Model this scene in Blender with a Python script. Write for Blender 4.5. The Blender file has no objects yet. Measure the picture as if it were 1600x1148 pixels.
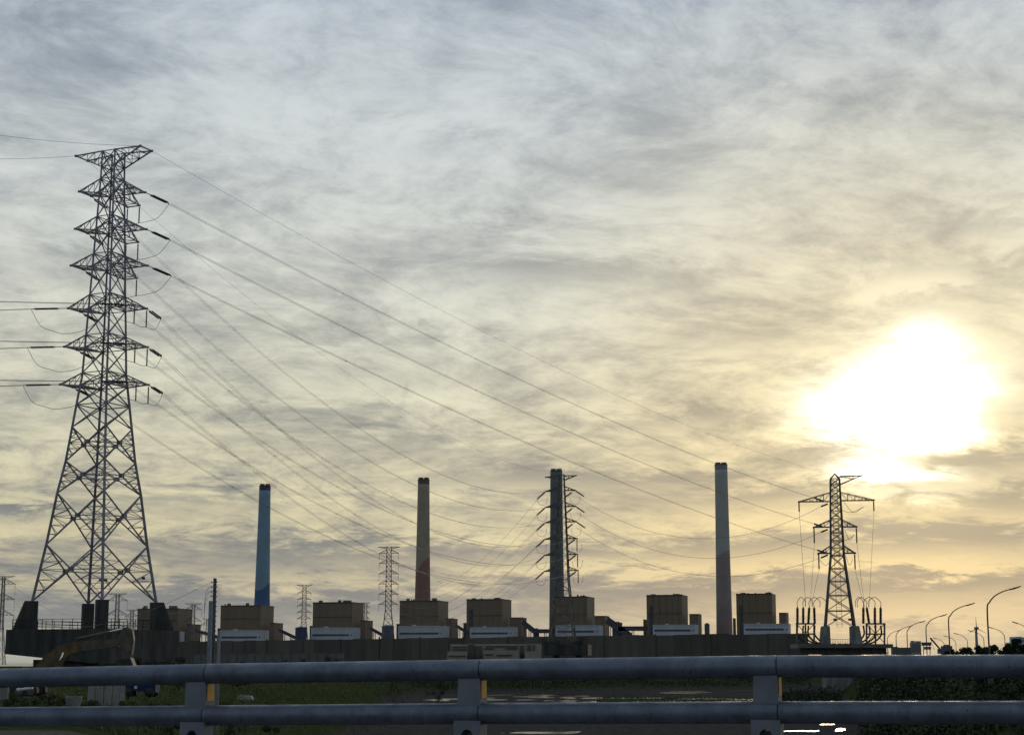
import bpy, math, random
import numpy as np
from mathutils import Vector, Matrix, noise as mnoise

# ------------------------------------------------------------------ camera
F = 2650.0                      # focal length in pixels of the 1600 x 1148 photograph
CX, CY, HOR = 800.0, 574.0, 1035.0
ZC = 10.0                       # eye height above the river
PITCH = math.atan((HOR - CY) / F)
scene = bpy.context.scene
COL = scene.collection
cam_d = bpy.data.cameras.new('camera'); cam = bpy.data.objects.new('camera', cam_d); COL.objects.link(cam)
cam.location = (0, 0, ZC); cam.rotation_euler = (math.radians(90) + PITCH, 0, 0)
cam_d.sensor_width = 36.0; cam_d.lens = 36.0 * F / 1600.0
cam_d.clip_start = 0.1; cam_d.clip_end = 80000
scene.camera = cam
scene.view_settings.view_transform = 'Standard'; scene.view_settings.look = 'None'
scene.view_settings.exposure = 0.0; scene.view_settings.gamma = 1.0
scene.view_settings.use_curve_mapping = False
try:
    scene.cycles.max_bounces = 6; scene.cycles.volume_bounces = 0
    scene.cycles.adaptive_threshold = .015; scene.cycles.adaptive_min_samples = 12
except Exception: pass

def direction(px, py):
    a = (px - CX) / F; b = (CY - py) / F
    c, s = math.cos(PITCH), math.sin(PITCH)
    return Vector((a, c - b * s, s + b * c))
def at(px, py, Y):              # the point at ground distance Y that the photograph shows at a pixel
    d = direction(px, py); k = Y / d.y
    return Vector((d.x * k, Y, ZC + d.z * k))
def zat(py, Y): return at(800, py, Y).z
def xat(px, py, Y): return at(px, py, Y).x
def azel(px, py):
    d = direction(px, py).normalized()
    return math.atan2(d.x, d.y), math.asin(d.z)
def lin(c):
    return tuple((v / 12.92 if v <= .04045 else ((v + .055) / 1.055) ** 2.4) for v in (x / 255 for x in c))

# ------------------------------------------------------------------ sky
SUN = direction(1415, 632).normalized()
world = bpy.data.worlds.new('World'); scene.world = world; world.use_nodes = True
wt = world.node_tree; wt.nodes.clear()
class G:                        # small expression builder for shader nodes
    def __init__(s, tree): s.t = tree
    def n(s, typ, **kw):
        nd = s.t.nodes.new(typ)
        for k, v in kw.items(): setattr(nd, k, v)
        return nd
    def link(s, a, b):
        if isinstance(a, bpy.types.NodeSocket): s.t.links.new(a, b)
        elif a is not None: b.default_value = a
    def m(s, op, a, b=None, c=None, clamp=False):
        nd = s.n('ShaderNodeMath', operation=op, use_clamp=clamp)
        for i, v in enumerate((a, b, c)):
            if v is not None: s.link(v, nd.inputs[i])
        return nd.outputs[0]
    def add(s, a, b): return s.m('ADD', a, b)
    def sub(s, a, b): return s.m('SUBTRACT', a, b)
    def mul(s, a, b): return s.m('MULTIPLY', a, b)
    def sm(s, x, a, b, lo=0., hi=1.):
        nd = s.n('ShaderNodeMapRange', interpolation_type='SMOOTHSTEP')
        s.link(x, nd.inputs[0])
        for i, v in enumerate((a, b, lo, hi)): nd.inputs[i + 1].default_value = v
        return nd.outputs[0]
    def comb(s, x, y, z=0.):
        nd = s.n('ShaderNodeCombineXYZ')
        for i, v in enumerate((x, y, z)): s.link(v, nd.inputs[i])
        return nd.outputs[0]
    def sep(s, v):
        nd = s.n('ShaderNodeSeparateXYZ'); s.link(v, nd.inputs[0]); return nd.outputs
    def noise(s, v, scale, detail=4., rough=.5, dist=0., col=False):
        nd = s.n('ShaderNodeTexNoise'); s.link(v, nd.inputs['Vector'])
        nd.inputs['Scale'].default_value = scale; nd.inputs['Detail'].default_value = detail
        nd.inputs['Roughness'].default_value = rough; nd.inputs['Distortion'].default_value = dist
        return nd.outputs['Color' if col else 0]
    def mix(s, f, a, b, blend='MIX'):
        nd = s.n('ShaderNodeMix', data_type='RGBA', blend_type=blend)
        s.link(f, nd.inputs[0])
        for v, k in ((a, 6), (b, 7)):
            if isinstance(v, tuple) and len(v) == 3: v = v + (1.,)
            s.link(v, nd.inputs[k])
        return nd.outputs[2]
    def ramp(s, x, stops):
        nd = s.n('ShaderNodeValToRGB'); s.link(x, nd.inputs[0]); cr = nd.color_ramp
        cr.interpolation = 'B_SPLINE' if len(stops) > 4 else 'LINEAR'
        while len(cr.elements) < len(stops): cr.elements.new(.5)
        for e, (p, c) in zip(cr.elements, stops):
            e.position = p; e.color = tuple(c) + (1.,)
        return nd.outputs[0]
g = G(wt)
tc = g.n('ShaderNodeTexCoord'); dv = tc.outputs['Generated']
dx, dy, dz = g.sep(dv)
az = g.m('ARCTAN2', dx, dy); el = g.m('ARCSINE', dz)
dotn = g.n('ShaderNodeVectorMath', operation='DOT_PRODUCT'); wt.links.new(dv, dotn.inputs[0]); dotn.inputs[1].default_value = SUN
ca = dotn.outputs['Value']; ang = g.m('ARCCOSINE', g.m('MINIMUM', ca, .999999))
# one flat, slightly curved cloud sheet high above: foreshortened towards the horizon
den = g.add(g.m('MAXIMUM', dz, 0.), .185)
q = g.comb(g.m('DIVIDE', dx, den), g.m('DIVIDE', dy, den), 0.)
rot = g.n('ShaderNodeVectorRotate', rotation_type='Z_AXIS'); wt.links.new(q, rot.inputs['Vector']); rot.inputs['Angle'].default_value = math.radians(-22)
mp = g.n('ShaderNodeMapping'); wt.links.new(rot.outputs[0], mp.inputs['Vector']); mp.inputs['Scale'].default_value = (.86, 1.0, 1.); mp.inputs['Location'].default_value = (3.7, 1.9, 0.)
qs = mp.outputs[0]
def noise2(v, scale, detail, rough, col=False):
    nd = g.n('ShaderNodeTexNoise', noise_dimensions='2D'); wt.links.new(v, nd.inputs['Vector'])
    nd.inputs['Scale'].default_value = scale; nd.inputs['Detail'].default_value = detail; nd.inputs['Roughness'].default_value = rough
    return nd.outputs['Color' if col else 0]
wv = noise2(qs, 2.6, 2., .5, True)
wm = g.n('ShaderNodeVectorMath', operation='MULTIPLY_ADD'); wt.links.new(wv, wm.inputs[0]); wm.inputs[1].default_value = (.20, .15, 0.); wt.links.new(qs, wm.inputs[2])
qw = wm.outputs[0]
n1 = noise2(qw, 1.7, 2., .5)
n2 = noise2(qw, 5.6, 6., .62)
n3 = noise2(qw, 19., 5., .70)
wx, wy, _ = g.sep(wv)
azw = g.add(g.add(az, g.mul(g.sub(wx, .5), .05)), g.mul(g.sub(n3, .5), .03)); elw = g.add(g.add(el, g.mul(g.sub(n2, .5), .028)), g.mul(g.sub(n3, .5), .012))
aev = g.comb(azw, elw, 0.)
def blob(px, py, sx, sy, amp):
    a0, e0 = azel(px, py)
    v = g.n('ShaderNodeVectorMath', operation='MULTIPLY_ADD'); wt.links.new(aev, v.inputs[0])
    v.inputs[1].default_value = (F / sx, F / sy, 0.); v.inputs[2].default_value = (-a0 * F / sx, -e0 * F / sy, 0.)
    d = g.n('ShaderNodeVectorMath', operation='DOT_PRODUCT'); wt.links.new(v.outputs[0], d.inputs[0]); wt.links.new(v.outputs[0], d.inputs[1])
    return g.mul(g.m('POWER', .6065, d.outputs['Value']), amp)
BLOBS = [
 (1512,714,62,17,-1.0),(1265,712,75,14,-.35),(1165,768,150,13,-.6),(985,742,130,12,-.5),(1480,838,170,12,-.75),
 (1190,850,100,10,-.4),(1400,908,230,11,-.75),(1090,918,260,14,-.55),(540,858,280,20,-.65),(330,772,130,15,-.5),(35,797,55,6,-.75),
 (720,690,220,14,-.25),(890,418,85,16,-.45),(1065,428,50,20,-.35),(30,70,130,60,-.3),(680,212,55,16,-.35),(1570,425,55,18,-.4),
 (745,372,85,22,-.3),(160,950,260,30,-.6),(700,945,280,20,-.5),(1530,350,60,14,-.25),(1170,515,90,22,-.25),(640,530,70,20,-.2),
 (1080,655,110,8,-.25),(1560,785,60,10,-.5),(90,390,60,20,-.25),(1230,470,60,40,-.2),
 (600,612,150,14,.3),(640,765,200,10,.3),(760,832,300,12,.3),(900,884,170,7,.6),(1460,882,120,7,.6),(1440,962,150,11,.5),
 (1140,912,65,2.2,.6),(450,905,160,9,.25),(700,480,70,22,.25),(1000,330,110,22,.2),(1150,560,120,16,.2),(1450,440,80,9,.45),
 (1270,120,40,12,.3),(200,690,150,16,.2),(1300,905,60,7,.25),(1250,815,120,8,.2),(590,165,90,18,.2)]
bl = 0.
for b in BLOBS: bl = g.add(bl, blob(*b))
t = g.add(g.mul(g.sub(n1, .5), .55), g.mul(g.sub(n2, .5), 1.75))
t = g.add(t, g.mul(g.sub(n3, .5), .95))
t = g.add(g.add(t, g.mul(bl, .9)), .60)
ef = g.mul(el, 1 / .42)
bright = g.ramp(ef, [(0., lin((180,178,166))), (.07, lin((196,183,156))), (.16, lin((224,207,162))), (.34, lin((228,220,190))),
                     (.5, lin((228,225,209))), (.68, lin((217,219,215))), (.88, lin((206,211,214))), (1., lin((199,206,212)))])
dark = g.ramp(ef, [(0., lin((140,145,146))), (.07, lin((120,125,130))), (.16, lin((120,122,125))), (.34, lin((140,139,135))),
                   (.5, lin((156,156,152))), (.68, lin((156,161,164))), (.88, lin((136,147,160))), (1., lin((124,137,155)))])
cloud = g.mix(g.sm(t, -.22, 1.22), dark, bright)
cool = g.sm(ang, .04, .28)                       # away from the sun the light in the cloud sheet is cooler
tint = g.mix(cool, (1.06, .98, .82), (.945, .99, 1.025))
cloud = g.mix(1., cloud, tint, 'MULTIPLY')
back = g.sm(ca, -.5, .85)                       # thin cloud scatters forward: dimmer and bluer behind the viewer
cloud = g.mix(1., cloud, g.mix(back, (.60, .66, .75), (1., 1., 1.)), 'MULTIPLY')
# the veiled sun: forward scattering through the sheet, broken by its thicker patches
lobes = 0.
for b_ in [(1425,628,84,60,1.35),(1350,655,75,32,.6),(1400,733,75,13,.95),(1425,520,48,22,.5),(1500,640,45,36,.3),(1440,770,70,8,.3)]:
    lobes = g.add(lobes, blob(*b_))
lobes = g.m('MAXIMUM', g.sub(lobes, blob(1518, 711, 62, 15, 1.1)), 0.)
lobes = g.mul(lobes, g.sm(g.add(t, .25), .05, .8, .55, 1.12))
core = g.mul(g.mul(lobes, lobes), .85)
halo = g.add(g.mul(lobes, .22), g.mul(g.m('EXPONENT', g.mul(ang, -1 / .060)), .30))
halo = g.add(halo, g.mul(g.m('EXPONENT', g.mul(ang, -1 / .3)), .03))
vec = g.n('ShaderNodeVectorMath', operation='SCALE'); vec.inputs[0].default_value = (1., .93, .62)
wt.links.new(halo, vec.inputs['Scale'])
vec2 = g.n('ShaderNodeVectorMath', operation='SCALE'); vec2.inputs[0].default_value = (1., .98, .88)
wt.links.new(core, vec2.inputs['Scale'])
sky = g.n('ShaderNodeTexSky', sky_type='NISHITA', sun_disc=False)
sky.sun_elevation = math.asin(SUN.z); sky.sun_rotation = math.atan2(SUN.x, SUN.y)
sky.air_density = 1.0; sky.dust_density = 1.5
ten = g.n('ShaderNodeVectorMath', operation='SCALE'); wt.links.new(cloud, ten.inputs[0]); ten.inputs['Scale'].default_value = 10.
full = g.mix(.97, sky.outputs[0], ten.outputs[0])
add1 = g.n('ShaderNodeVectorMath', operation='MULTIPLY_ADD'); wt.links.new(vec.outputs[0], add1.inputs[0]); add1.inputs[1].default_value = (10., 10., 10.); wt.links.new(full, add1.inputs[2])
add2 = g.n('ShaderNodeVectorMath', operation='MULTIPLY_ADD'); wt.links.new(vec2.outputs[0], add2.inputs[0]); add2.inputs[1].default_value = (10., 10., 10.); wt.links.new(add1.outputs[0], add2.inputs[2])
bg = g.n('ShaderNodeBackground'); bg.inputs['Strength'].default_value = .1
wt.links.new(add2.outputs[0], bg.inputs['Color'])
out = g.n('ShaderNodeOutputWorld'); wt.links.new(bg.outputs[0], out.inputs['Surface'])
world.cycles.sampling_method = 'MANUAL'; world.cycles.sample_map_resolution = 256

# ------------------------------------------------------------------ sun behind the cloud veil
sd = bpy.data.lights.new('sun', 'SUN'); sd.energy = .6; sd.angle = math.radians(10); sd.color = (1., .86, .66)
sun = bpy.data.objects.new('sun', sd); COL.objects.link(sun)
sun.rotation_euler = SUN.to_track_quat('Z', 'Y').to_euler(); sun.location = (0, 0, 300)

# ------------------------------------------------------------------ helpers
R = random.Random(7)
def mat(name, col, rough=.7, metal=0., var=.0, scale=3., col2=None, bump=0., bscale=20., spec=None, emit=None, estr=0., coord='Object', detail=4., streak=None):
    m = bpy.data.materials.new(name); m.use_nodes = True
    t_ = m.node_tree; g_ = G(t_); b = t_.nodes['Principled BSDF']
    b.inputs['Roughness'].default_value = rough; b.inputs['Metallic'].default_value = metal
    if spec is not None: b.inputs['Specular IOR Level'].default_value = spec
    tcn = g_.n('ShaderNodeTexCoord'); v = tcn.outputs[coord]
    if var or col2:
        vv = v
        if streak:
            mm = g_.n('ShaderNodeMapping'); t_.links.new(v, mm.inputs['Vector']); mm.inputs['Scale'].default_value = streak; vv = mm.outputs[0]
        nz = g_.noise(vv, scale, detail, .6)
        c2 = col2 or tuple(max(0., c * (1 - var)) for c in col)
        c1 = col if col2 else tuple(c * (1 + var) for c in col)
        t_.links.new(g_.mix(g_.sm(nz, .3, .7), c2, c1), b.inputs['Base Color'])
    else: b.inputs['Base Color'].default_value = tuple(col) + (1.,)
    if bump:
        bp = g_.n('ShaderNodeBump'); bp.inputs['Strength'].default_value = bump
        t_.links.new(g_.noise(v, bscale, 4., .6), bp.inputs['Height']); t_.links.new(bp.outputs[0], b.inputs['Normal'])
    if emit:
        b.inputs['Emission Color'].default_value = tuple(emit) + (1.,); b.inputs['Emission Strength'].default_value = estr
    return m
def tag(o, label=None, cat=None, group=None, kind=None):
    if label: o['label'] = label
    if cat: o['category'] = cat
    if group: o['group'] = group
    if kind: o['kind'] = kind
    return o
def thing(name, loc, label, cat, group=None):
    o = bpy.data.objects.new(name, None); COL.objects.link(o); o.location = loc; o.empty_display_size = .3
    return tag(o, label, cat, group)
def origin(p):
    v = Vector((0, 0, 0))
    while p is not None: v = v + Vector(p.location); p = p.parent
    return v
class MB:
    def __init__(s): s.v = []; s.f = []; s.smooth = False
    def add(s, vs, fs):
        k = len(s.v); s.v += [tuple(v) for v in vs]; s.f += [tuple(i + k for i in f) for f in fs]; return s
    def box(s, c, d, rz=0.):
        c = Vector(c); M = Matrix.Rotation(rz, 3, 'Z'); x, y, z = d[0] / 2, d[1] / 2, d[2] / 2
        vs = [c + M @ Vector((a * x, b * y, e * z)) for e in (-1, 1) for a, b in ((-1, -1), (1, -1), (1, 1), (-1, 1))]
        return s.add(vs, [(3, 2, 1, 0), (4, 5, 6, 7), (0, 1, 5, 4), (1, 2, 6, 5), (2, 3, 7, 6), (3, 0, 4, 7)])
    def beam(s, a, b, w, h=None, w2=None):
        a, b = Vector(a), Vector(b); h = h or w; d = b - a
        if d.length < 1e-6: return s
        d.normalize(); r = d.cross(Vector((0, 0, 1)))
        if r.length < 1e-3: r = d.cross(Vector((0, 1, 0)))
        r.normalize(); u = r.cross(d); k = (w2 / w) if w2 else 1.
        vs = [p + r * (i * w / 2 * q) + u * (j * h / 2 * q) for p, q in ((a, 1.), (b, k)) for i, j in ((-1, -1), (1, -1), (1, 1), (-1, 1))]
        return s.add(vs, [(3, 2, 1, 0), (4, 5, 6, 7), (0, 1, 5, 4), (1, 2, 6, 5), (2, 3, 7, 6), (3, 0, 4, 7)])
    def tube(s, pts, rad, n=6, caps=True):
        pts = [Vector(p) for p in pts]; N = len(pts)
        rad = rad if isinstance(rad, (list, tuple)) else [rad] * N
        vs = []; pr = None
        for i, p in enumerate(pts):
            d = (pts[min(i + 1, N - 1)] - pts[max(i - 1, 0)]).normalized()
            r = pr - d * pr.dot(d) if pr is not None else d.cross(Vector((0, 0, 1)))
            if r.length < 1e-3: r = d.cross(Vector((0, 1, 0)))
            r.normalize(); pr = r; u = d.cross(r)
            for k in range(n):
                a = 2 * math.pi * k / n; vs.append(p + (r * math.cos(a) + u * math.sin(a)) * rad[i])
        fs = [(i * n + k, i * n + (k + 1) % n, (i + 1) * n + (k + 1) % n, (i + 1) * n + k) for i in range(N - 1) for k in range(n)]
        if caps: fs += [tuple(range(n))[::-1], tuple((N - 1) * n + k for k in range(n))]
        return s.add(vs, fs)
    def prism(s, poly, off):                     # polygon of 3-D points extruded by a vector
        off = Vector(off); n = len(poly); a = [Vector(p) - off / 2 for p in poly]; b = [Vector(p) + off / 2 for p in poly]
        return s.add(a + b, [tuple(range(n))[::-1], tuple(range(n, 2 * n))] + [(i, (i + 1) % n, n + (i + 1) % n, n + i) for i in range(n)])
    def build(s, name, m, parent=None, smooth=False):
        me = bpy.data.meshes.new(name); o_ = origin(parent)
        me.from_pydata([(v[0] - o_.x, v[1] - o_.y, v[2] - o_.z) for v in s.v], [], s.f); me.update()
        if smooth: me.polygons.foreach_set('use_smooth', [True] * len(me.polygons))
        o = bpy.data.objects.new(name, me); COL.objects.link(o); o.parent = parent
        if m: me.materials.append(m)
        return o
def np_mesh(name, verts, quads, m, parent=None, smooth=False):
    me = bpy.data.meshes.new(name); nv, nf = len(verts), len(quads); k = quads.shape[1]
    me.vertices.add(nv); me.vertices.foreach_set('co', np.asarray(verts, np.float32).ravel())
    me.loops.add(nf * k); me.loops.foreach_set('vertex_index', np.asarray(quads, np.int32).ravel())
    me.polygons.add(nf); me.polygons.foreach_set('loop_start', np.arange(0, nf * k, k, dtype=np.int32))
    if smooth: me.polygons.foreach_set('use_smooth', np.ones(nf, bool))
    me.update(calc_edges=True)
    o = bpy.data.objects.new(name, me); COL.objects.link(o); o.parent = parent
    if m: me.materials.append(m)
    return o
NR = np.random.default_rng(11)
def leaves(pts, size, rng=NR, flat=0.):          # one small tilted leaf quad at each point
    n = len(pts); d = rng.normal(size=(n, 3)); d[:, 2] *= 1 - flat; d /= np.linalg.norm(d, axis=1)[:, None]
    e = rng.normal(size=(n, 3)); e -= d * (d * e).sum(1)[:, None]; e /= np.linalg.norm(e, axis=1)[:, None]
    s_ = (size * rng.uniform(.6, 1.4, n))[:, None]
    v = np.stack([pts - d * s_, pts + e * s_ * .45, pts + d * s_, pts - e * s_ * .45], 1).reshape(-1, 3)
    return v, np.arange(n * 4).reshape(n, 4)
def clumps(c, rad, n, k, rng=NR, squash=.8):     # leaf points gathered in k clumps inside an ellipsoid
    u = rng.normal(size=(k, 3)); u /= np.linalg.norm(u, axis=1)[:, None]
    cc = u * (rng.uniform(.25, 1., k) ** .5)[:, None] * np.array(rad) * .8
    w = rng.integers(0, k, n); rr = rng.uniform(.22, .42, k)[w] * min(rad)
    p = rng.normal(size=(n, 3)); p /= np.linalg.norm(p, axis=1)[:, None]; p *= (rng.uniform(0, 1, n) ** .45 * rr)[:, None]
    return cc[w] + p * np.array((1., 1., squash)) + np.array(c)

# ------------------------------------------------------------------ materials
STEEL = mat('galvanised_steel', (.20, .188, .22), .5, .35, .25, .8)
STEEL2 = mat('weathered_steel', (.105, .095, .09), .55, .2, .25, .3)
STEELF = mat('far_steel', (.12, .12, .125), .6, .1)
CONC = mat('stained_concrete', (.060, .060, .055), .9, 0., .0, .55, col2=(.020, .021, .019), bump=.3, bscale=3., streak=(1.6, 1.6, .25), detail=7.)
CONC2 = mat('pale_concrete', (.17, .17, .16), .9, 0., .35, .5, bump=.2, bscale=2., streak=(1., 1., .3))
INS = mat('dark_insulator', (.040, .022, .024), .4, 0.)
INSG = mat('grey_insulator', (.10, .10, .105), .4, 0.)
WIRE = mat('conductor_aluminium', (.13, .13, .13), .5, .3)
BLACK = mat('dark_rubber', (.02, .02, .02), .8)

# ------------------------------------------------------------------ ground
def smooth01(x, a, b):
    t_ = np.clip((x - a) / (b - a), 0, 1); return t_ * t_ * (3 - 2 * t_)
def vnoise(x, y, s, seed=0.):
    f = np.vectorize(lambda a, b: mnoise.fractal(Vector((a / s + seed, b / s - seed, seed)), 1., 2.1, 4))
    return f(x, y)
def terrain(x, y):
    xb = -10 - .045 * np.clip(y - 90, 0, 400) + 5 * np.sin(y / 37.)           # water's edge of the near left bank
    left = 1 - smooth01(x, xb - 16, xb)
    far_l = 1 - smooth01(y, 330, 520)
    z = -.55 + left * (8.0 * (.90 + .05 * smooth01(y, 74, 95)) * (.72 + .28 * far_l))
    edge = 600 + .55 * x + 25 * np.sin(x / 60.)
    z = np.maximum(z, -.55 + 5.0 * smooth01(y, edge - 60, edge + 60))          # far bank in front of the plant
    xr = 62 + .13 * np.clip(y - 230, -230, 600) + 4 * np.sin(y / 21.)
    z = np.maximum(z, -.55 + 5.5 * smooth01(x, xr - 14, xr + 22))              # right bank under the trees
    rx_ = 54 + (y - 181) * .177
    z = np.maximum(z, -.55 + (ZC - 2.3 + .55) * smooth01(x, rx_ - 19, rx_ - 7) * smooth01(y, 150, 200) * (1 - smooth01(x, rx_ + 25, rx_ + 40)) * (1 - smooth01(y, 1000, 1100)))   # road embankment
    z = np.where(y > 2500, z * (1 - smooth01(y, 2600, 2700)) - 3 * smooth01(y, 2600, 2700), z)
    return z
ys = np.concatenate([[-400, -200, -80, -30, 0], np.geomspace(14, 900, 190), np.geomspace(930, 3200, 24)])
us = np.concatenate([np.linspace(-4, -.62, 24)[:-1], np.linspace(-.62, .62, 220), np.linspace(.62, 4, 24)[1:]])
yy, uu = np.meshgrid(ys, us, indexing='ij'); xx = uu * (22 + .62 * np.maximum(yy, 0) + .3 * np.abs(np.minimum(yy, 0)) + 0 * yy)
zz = terrain(xx, yy)
nz1 = vnoise(xx, yy, 38., 3.1); nz2 = vnoise(xx, yy, 9., 8.7)
low = 1 - smooth01(zz, .2, 2.5)
bars = .80 + .75 * nz1 + .25 * nz2                                             # mud bars standing out of the shallow channels
bars -= 1.7 * np.exp(-((yy - (512 - .5 * xx + 26 * nz1)) / 7.) ** 2) * smooth01(nz2, -.35, .1) * smooth01(xx, -26, -8) + 1.8 * np.exp(-((yy - (440 + .15 * xx + 22 * nz1)) / 6.) ** 2) * smooth01(-nz2, -.35, .15) * smooth01(xx, -16, -4)
bars -= 1.7 * np.exp(-((yy - (251 + .12 * xx + 14 * nz1)) / 4.) ** 2) * smooth01(nz2, -.3, .1) * smooth01(xx, -9, -1) + 1.2 * np.exp(-((yy - (590 + .5 * xx)) / 8.) ** 2)
bars += .7 * (1 - smooth01(yy, 270, 330)) * smooth01(nz2, -.45, .0)
zz = zz + low * bars * (yy < 700) + (1 - low) * (.22 * nz2 + .3 * nz1)
zz = np.where((low > .5) & (zz > .0) & (yy < 700), zz * .22, zz)        # the bars lie only just clear of the water
ny, nx = zz.shape
V = np.stack([xx, yy, zz], -1).reshape(-1, 3)
ii = (np.arange(ny - 1)[:, None] * nx + np.arange(nx - 1)[None]).ravel()
Q = np.stack([ii, ii + 1, ii + nx + 1, ii + nx], 1)
gm = bpy.data.materials.new('river_ground'); gm.use_nodes = True; gt = gm.node_tree; g2 = G(gt); gb = gt.nodes['Principled BSDF']
pos = g2.n('ShaderNodeNewGeometry').outputs['Position']; px_, py_, pz_ = g2.sep(pos)
na = g2.noise(pos, .11, 5., .65); nb = g2.noise(pos, .9, 5., .65)
mud = g2.mix(g2.sm(nb, .3, .7), (.036, .033, .030), (.078, .072, .064))
soil = g2.mix(g2.sm(nb, .3, .7), (.070, .063, .052), (.130, .118, .096))
turf = g2.mix(g2.sm(nb, .25, .75), (.026, .036, .015), (.056, .066, .026))
land = g2.mix(g2.sm(g2.add(na, g2.mul(g2.sm(py_, 78., 92.), .5)), .5, .72), soil, turf)
gt.links.new(g2.mix(g2.sm(g2.add(pz_, g2.mul(g2.sub(na, .5), 1.6)), .9, 2.0), mud, land), gb.inputs['Base Color'])
gt.links.new(g2.sm(pz_, .02, .5, .5, .95), gb.inputs['Roughness']); gb.inputs['Specular IOR Level'].default_value = 0.
bpn = g2.n('ShaderNodeBump'); bpn.inputs['Strength'].default_value = .7; bpn.inputs['Distance'].default_value = .3
gt.links.new(nb, bpn.inputs['Height']); gt.links.new(bpn.outputs[0], gb.inputs['Normal'])
ground = np_mesh('ground', V, Q, gm, smooth=True); tag(ground, kind='structure')
def gz(x, y): return float(terrain(np.array([float(x)]), np.array([float(y)]))[0])

wm_ = bpy.data.materials.new('river_water'); wm_.use_nodes = True; wtt = wm_.node_tree; g3 = G(wtt); wb = wtt.nodes['Principled BSDF']
wb.inputs['Base Color'].default_value = (.035, .037, .032, 1); wb.inputs['Roughness'].default_value = .14; wb.inputs['IOR'].default_value = 1.33
pw = g3.n('ShaderNodeNewGeometry').outputs['Position']
mw = g3.n('ShaderNodeMapping'); wtt.links.new(pw, mw.inputs['Vector']); mw.inputs['Scale'].default_value = (.35, 1., 1.)
bw = g3.n('ShaderNodeBump'); bw.inputs['Strength'].default_value = .35; bw.inputs['Distance'].default_value = .12
wtt.links.new(g3.noise(mw.outputs[0], 1.6, 4., .6), bw.inputs['Height']); wtt.links.new(bw.outputs[0], wb.inputs['Normal'])
m_ = MB(); m_.add([(-3200, -400, 0), (3200, -400, 0), (3200, 2600, 0), (-3200, 2600, 0)], [(0, 1, 2, 3)]); tag(m_.build('river', wm_), kind='structure')
m_ = MB(); m_.add([(-45000, 2600, 0), (45000, 2600, 0), (45000, 60000, 0), (-45000, 60000, 0)], [(0, 1, 2, 3)]); tag(m_.build('sea', wm_), kind='structure')

# ------------------------------------------------------------------ bridge under the camera and its guard rail
def rail_depth(px):           # the rail comes nearer towards the right
    X0, Y0, X1, Y1 = (0 - CX) / F * 12.66, 12.66, (1600 - CX) / F * 10.5, 10.5
    k = (px - CX) / F; t_ = (k * Y0 - X0) / ((X1 - X0) - k * (Y1 - Y0)); return Y0 + t_ * (Y1 - Y0)
RAIL = mat('bluish_galvanised_pipe', (.145, .172, .218), .42, .30, .0, 5., col2=(.09, .108, .142), bump=.12, bscale=45., detail=8.)
POST = mat('bluish_galvanised_post', (.175, .195, .225), .5, .30, .0, 6., col2=(.13, .145, .17), bump=.05, bscale=60., detail=7.)
_t = RAIL.node_tree; _g = G(_t); _b = _t.nodes['Principled BSDF']; _c = _b.inputs['Base Color'].links[0].from_socket
_o = _g.n('ShaderNodeTexCoord').outputs['Object']; _m = _g.n('ShaderNodeMapping'); _t.links.new(_o, _m.inputs['Vector']); _m.inputs['Scale'].default_value = (14., 14., 2.)
_c = _g.mix(_g.mul(_g.sm(_g.noise(_m.outputs[0], 2.2, 5., .65), .52, .72), .45), _c, (.06, .062, .066))      # grime runs
_c = _g.mix(_g.mul(_g.sm(_g.noise(_o, 38., 3., .6), .66, .70), .8), _c, (.035, .034, .034))               # chips
_c = _g.mix(_g.mul(_g.sm(_g.noise(_o, 3.1, 4., .6), .6, .75), .18), _c, (.22, .25, .29))                  # worn, chalky patches
_t.links.new(_c, _b.inputs['Base Color'])
_t.links.new(_g.sm(_g.noise(_o, 9., 5., .6), .3, .7, .32, .62), _b.inputs['Roughness'])
REFL = mat('amber_reflector', (.60, .30, .03), .4, 0., .15, 30.)
SLEEVE = mat('dark_joint', (.02, .022, .026), .6, .3)
rail = thing('guard_rail', at(752, 1150, rail_depth(752)), 'blue grey steel guard rail of two thick pipes along the bridge edge', 'guard rail')
UP = [(-420, 1068), (325, 1052), (752, 1046), (1215, 1040.6), (1660, 1040.2), (2100, 1042)]
LO = [(-420, 1122), (321, 1117), (751, 1114), (1217, 1112.4), (1660, 1112.6), (2100, 1115)]
for row in (UP, LO):
    P_ = [at(a, b, rail_depth(a)) for a, b in row]
    for a, b in zip(P_[:-1], P_[1:]):
        d = (b - a).normalized(); a2_ = a + d * .003; b2_ = b - d * .003
        mb = MB(); n = 32
        mb.tube([a2_, a2_ + d * .004, b2_ - d * .004, b2_], [.066, .0695, .0695, .066], n); mb.build('rail_pipe', RAIL, rail, True)
    for p, q_ in zip(P_[1:-1], P_[2:]):
        d = (q_ - p).normalized(); mb = MB(); mb.tube([p - d * .02, p + d * .02], .0655, 24); mb.build('joint_sleeve', SLEEVE, rail, True)
rd = (at(1600, 1040, 10.5) - at(0, 1040, 12.66)); rd.z = 0; rd.normalize(); rn = Vector((rd.y, -rd.x, 0))   # along and towards the road
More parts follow.
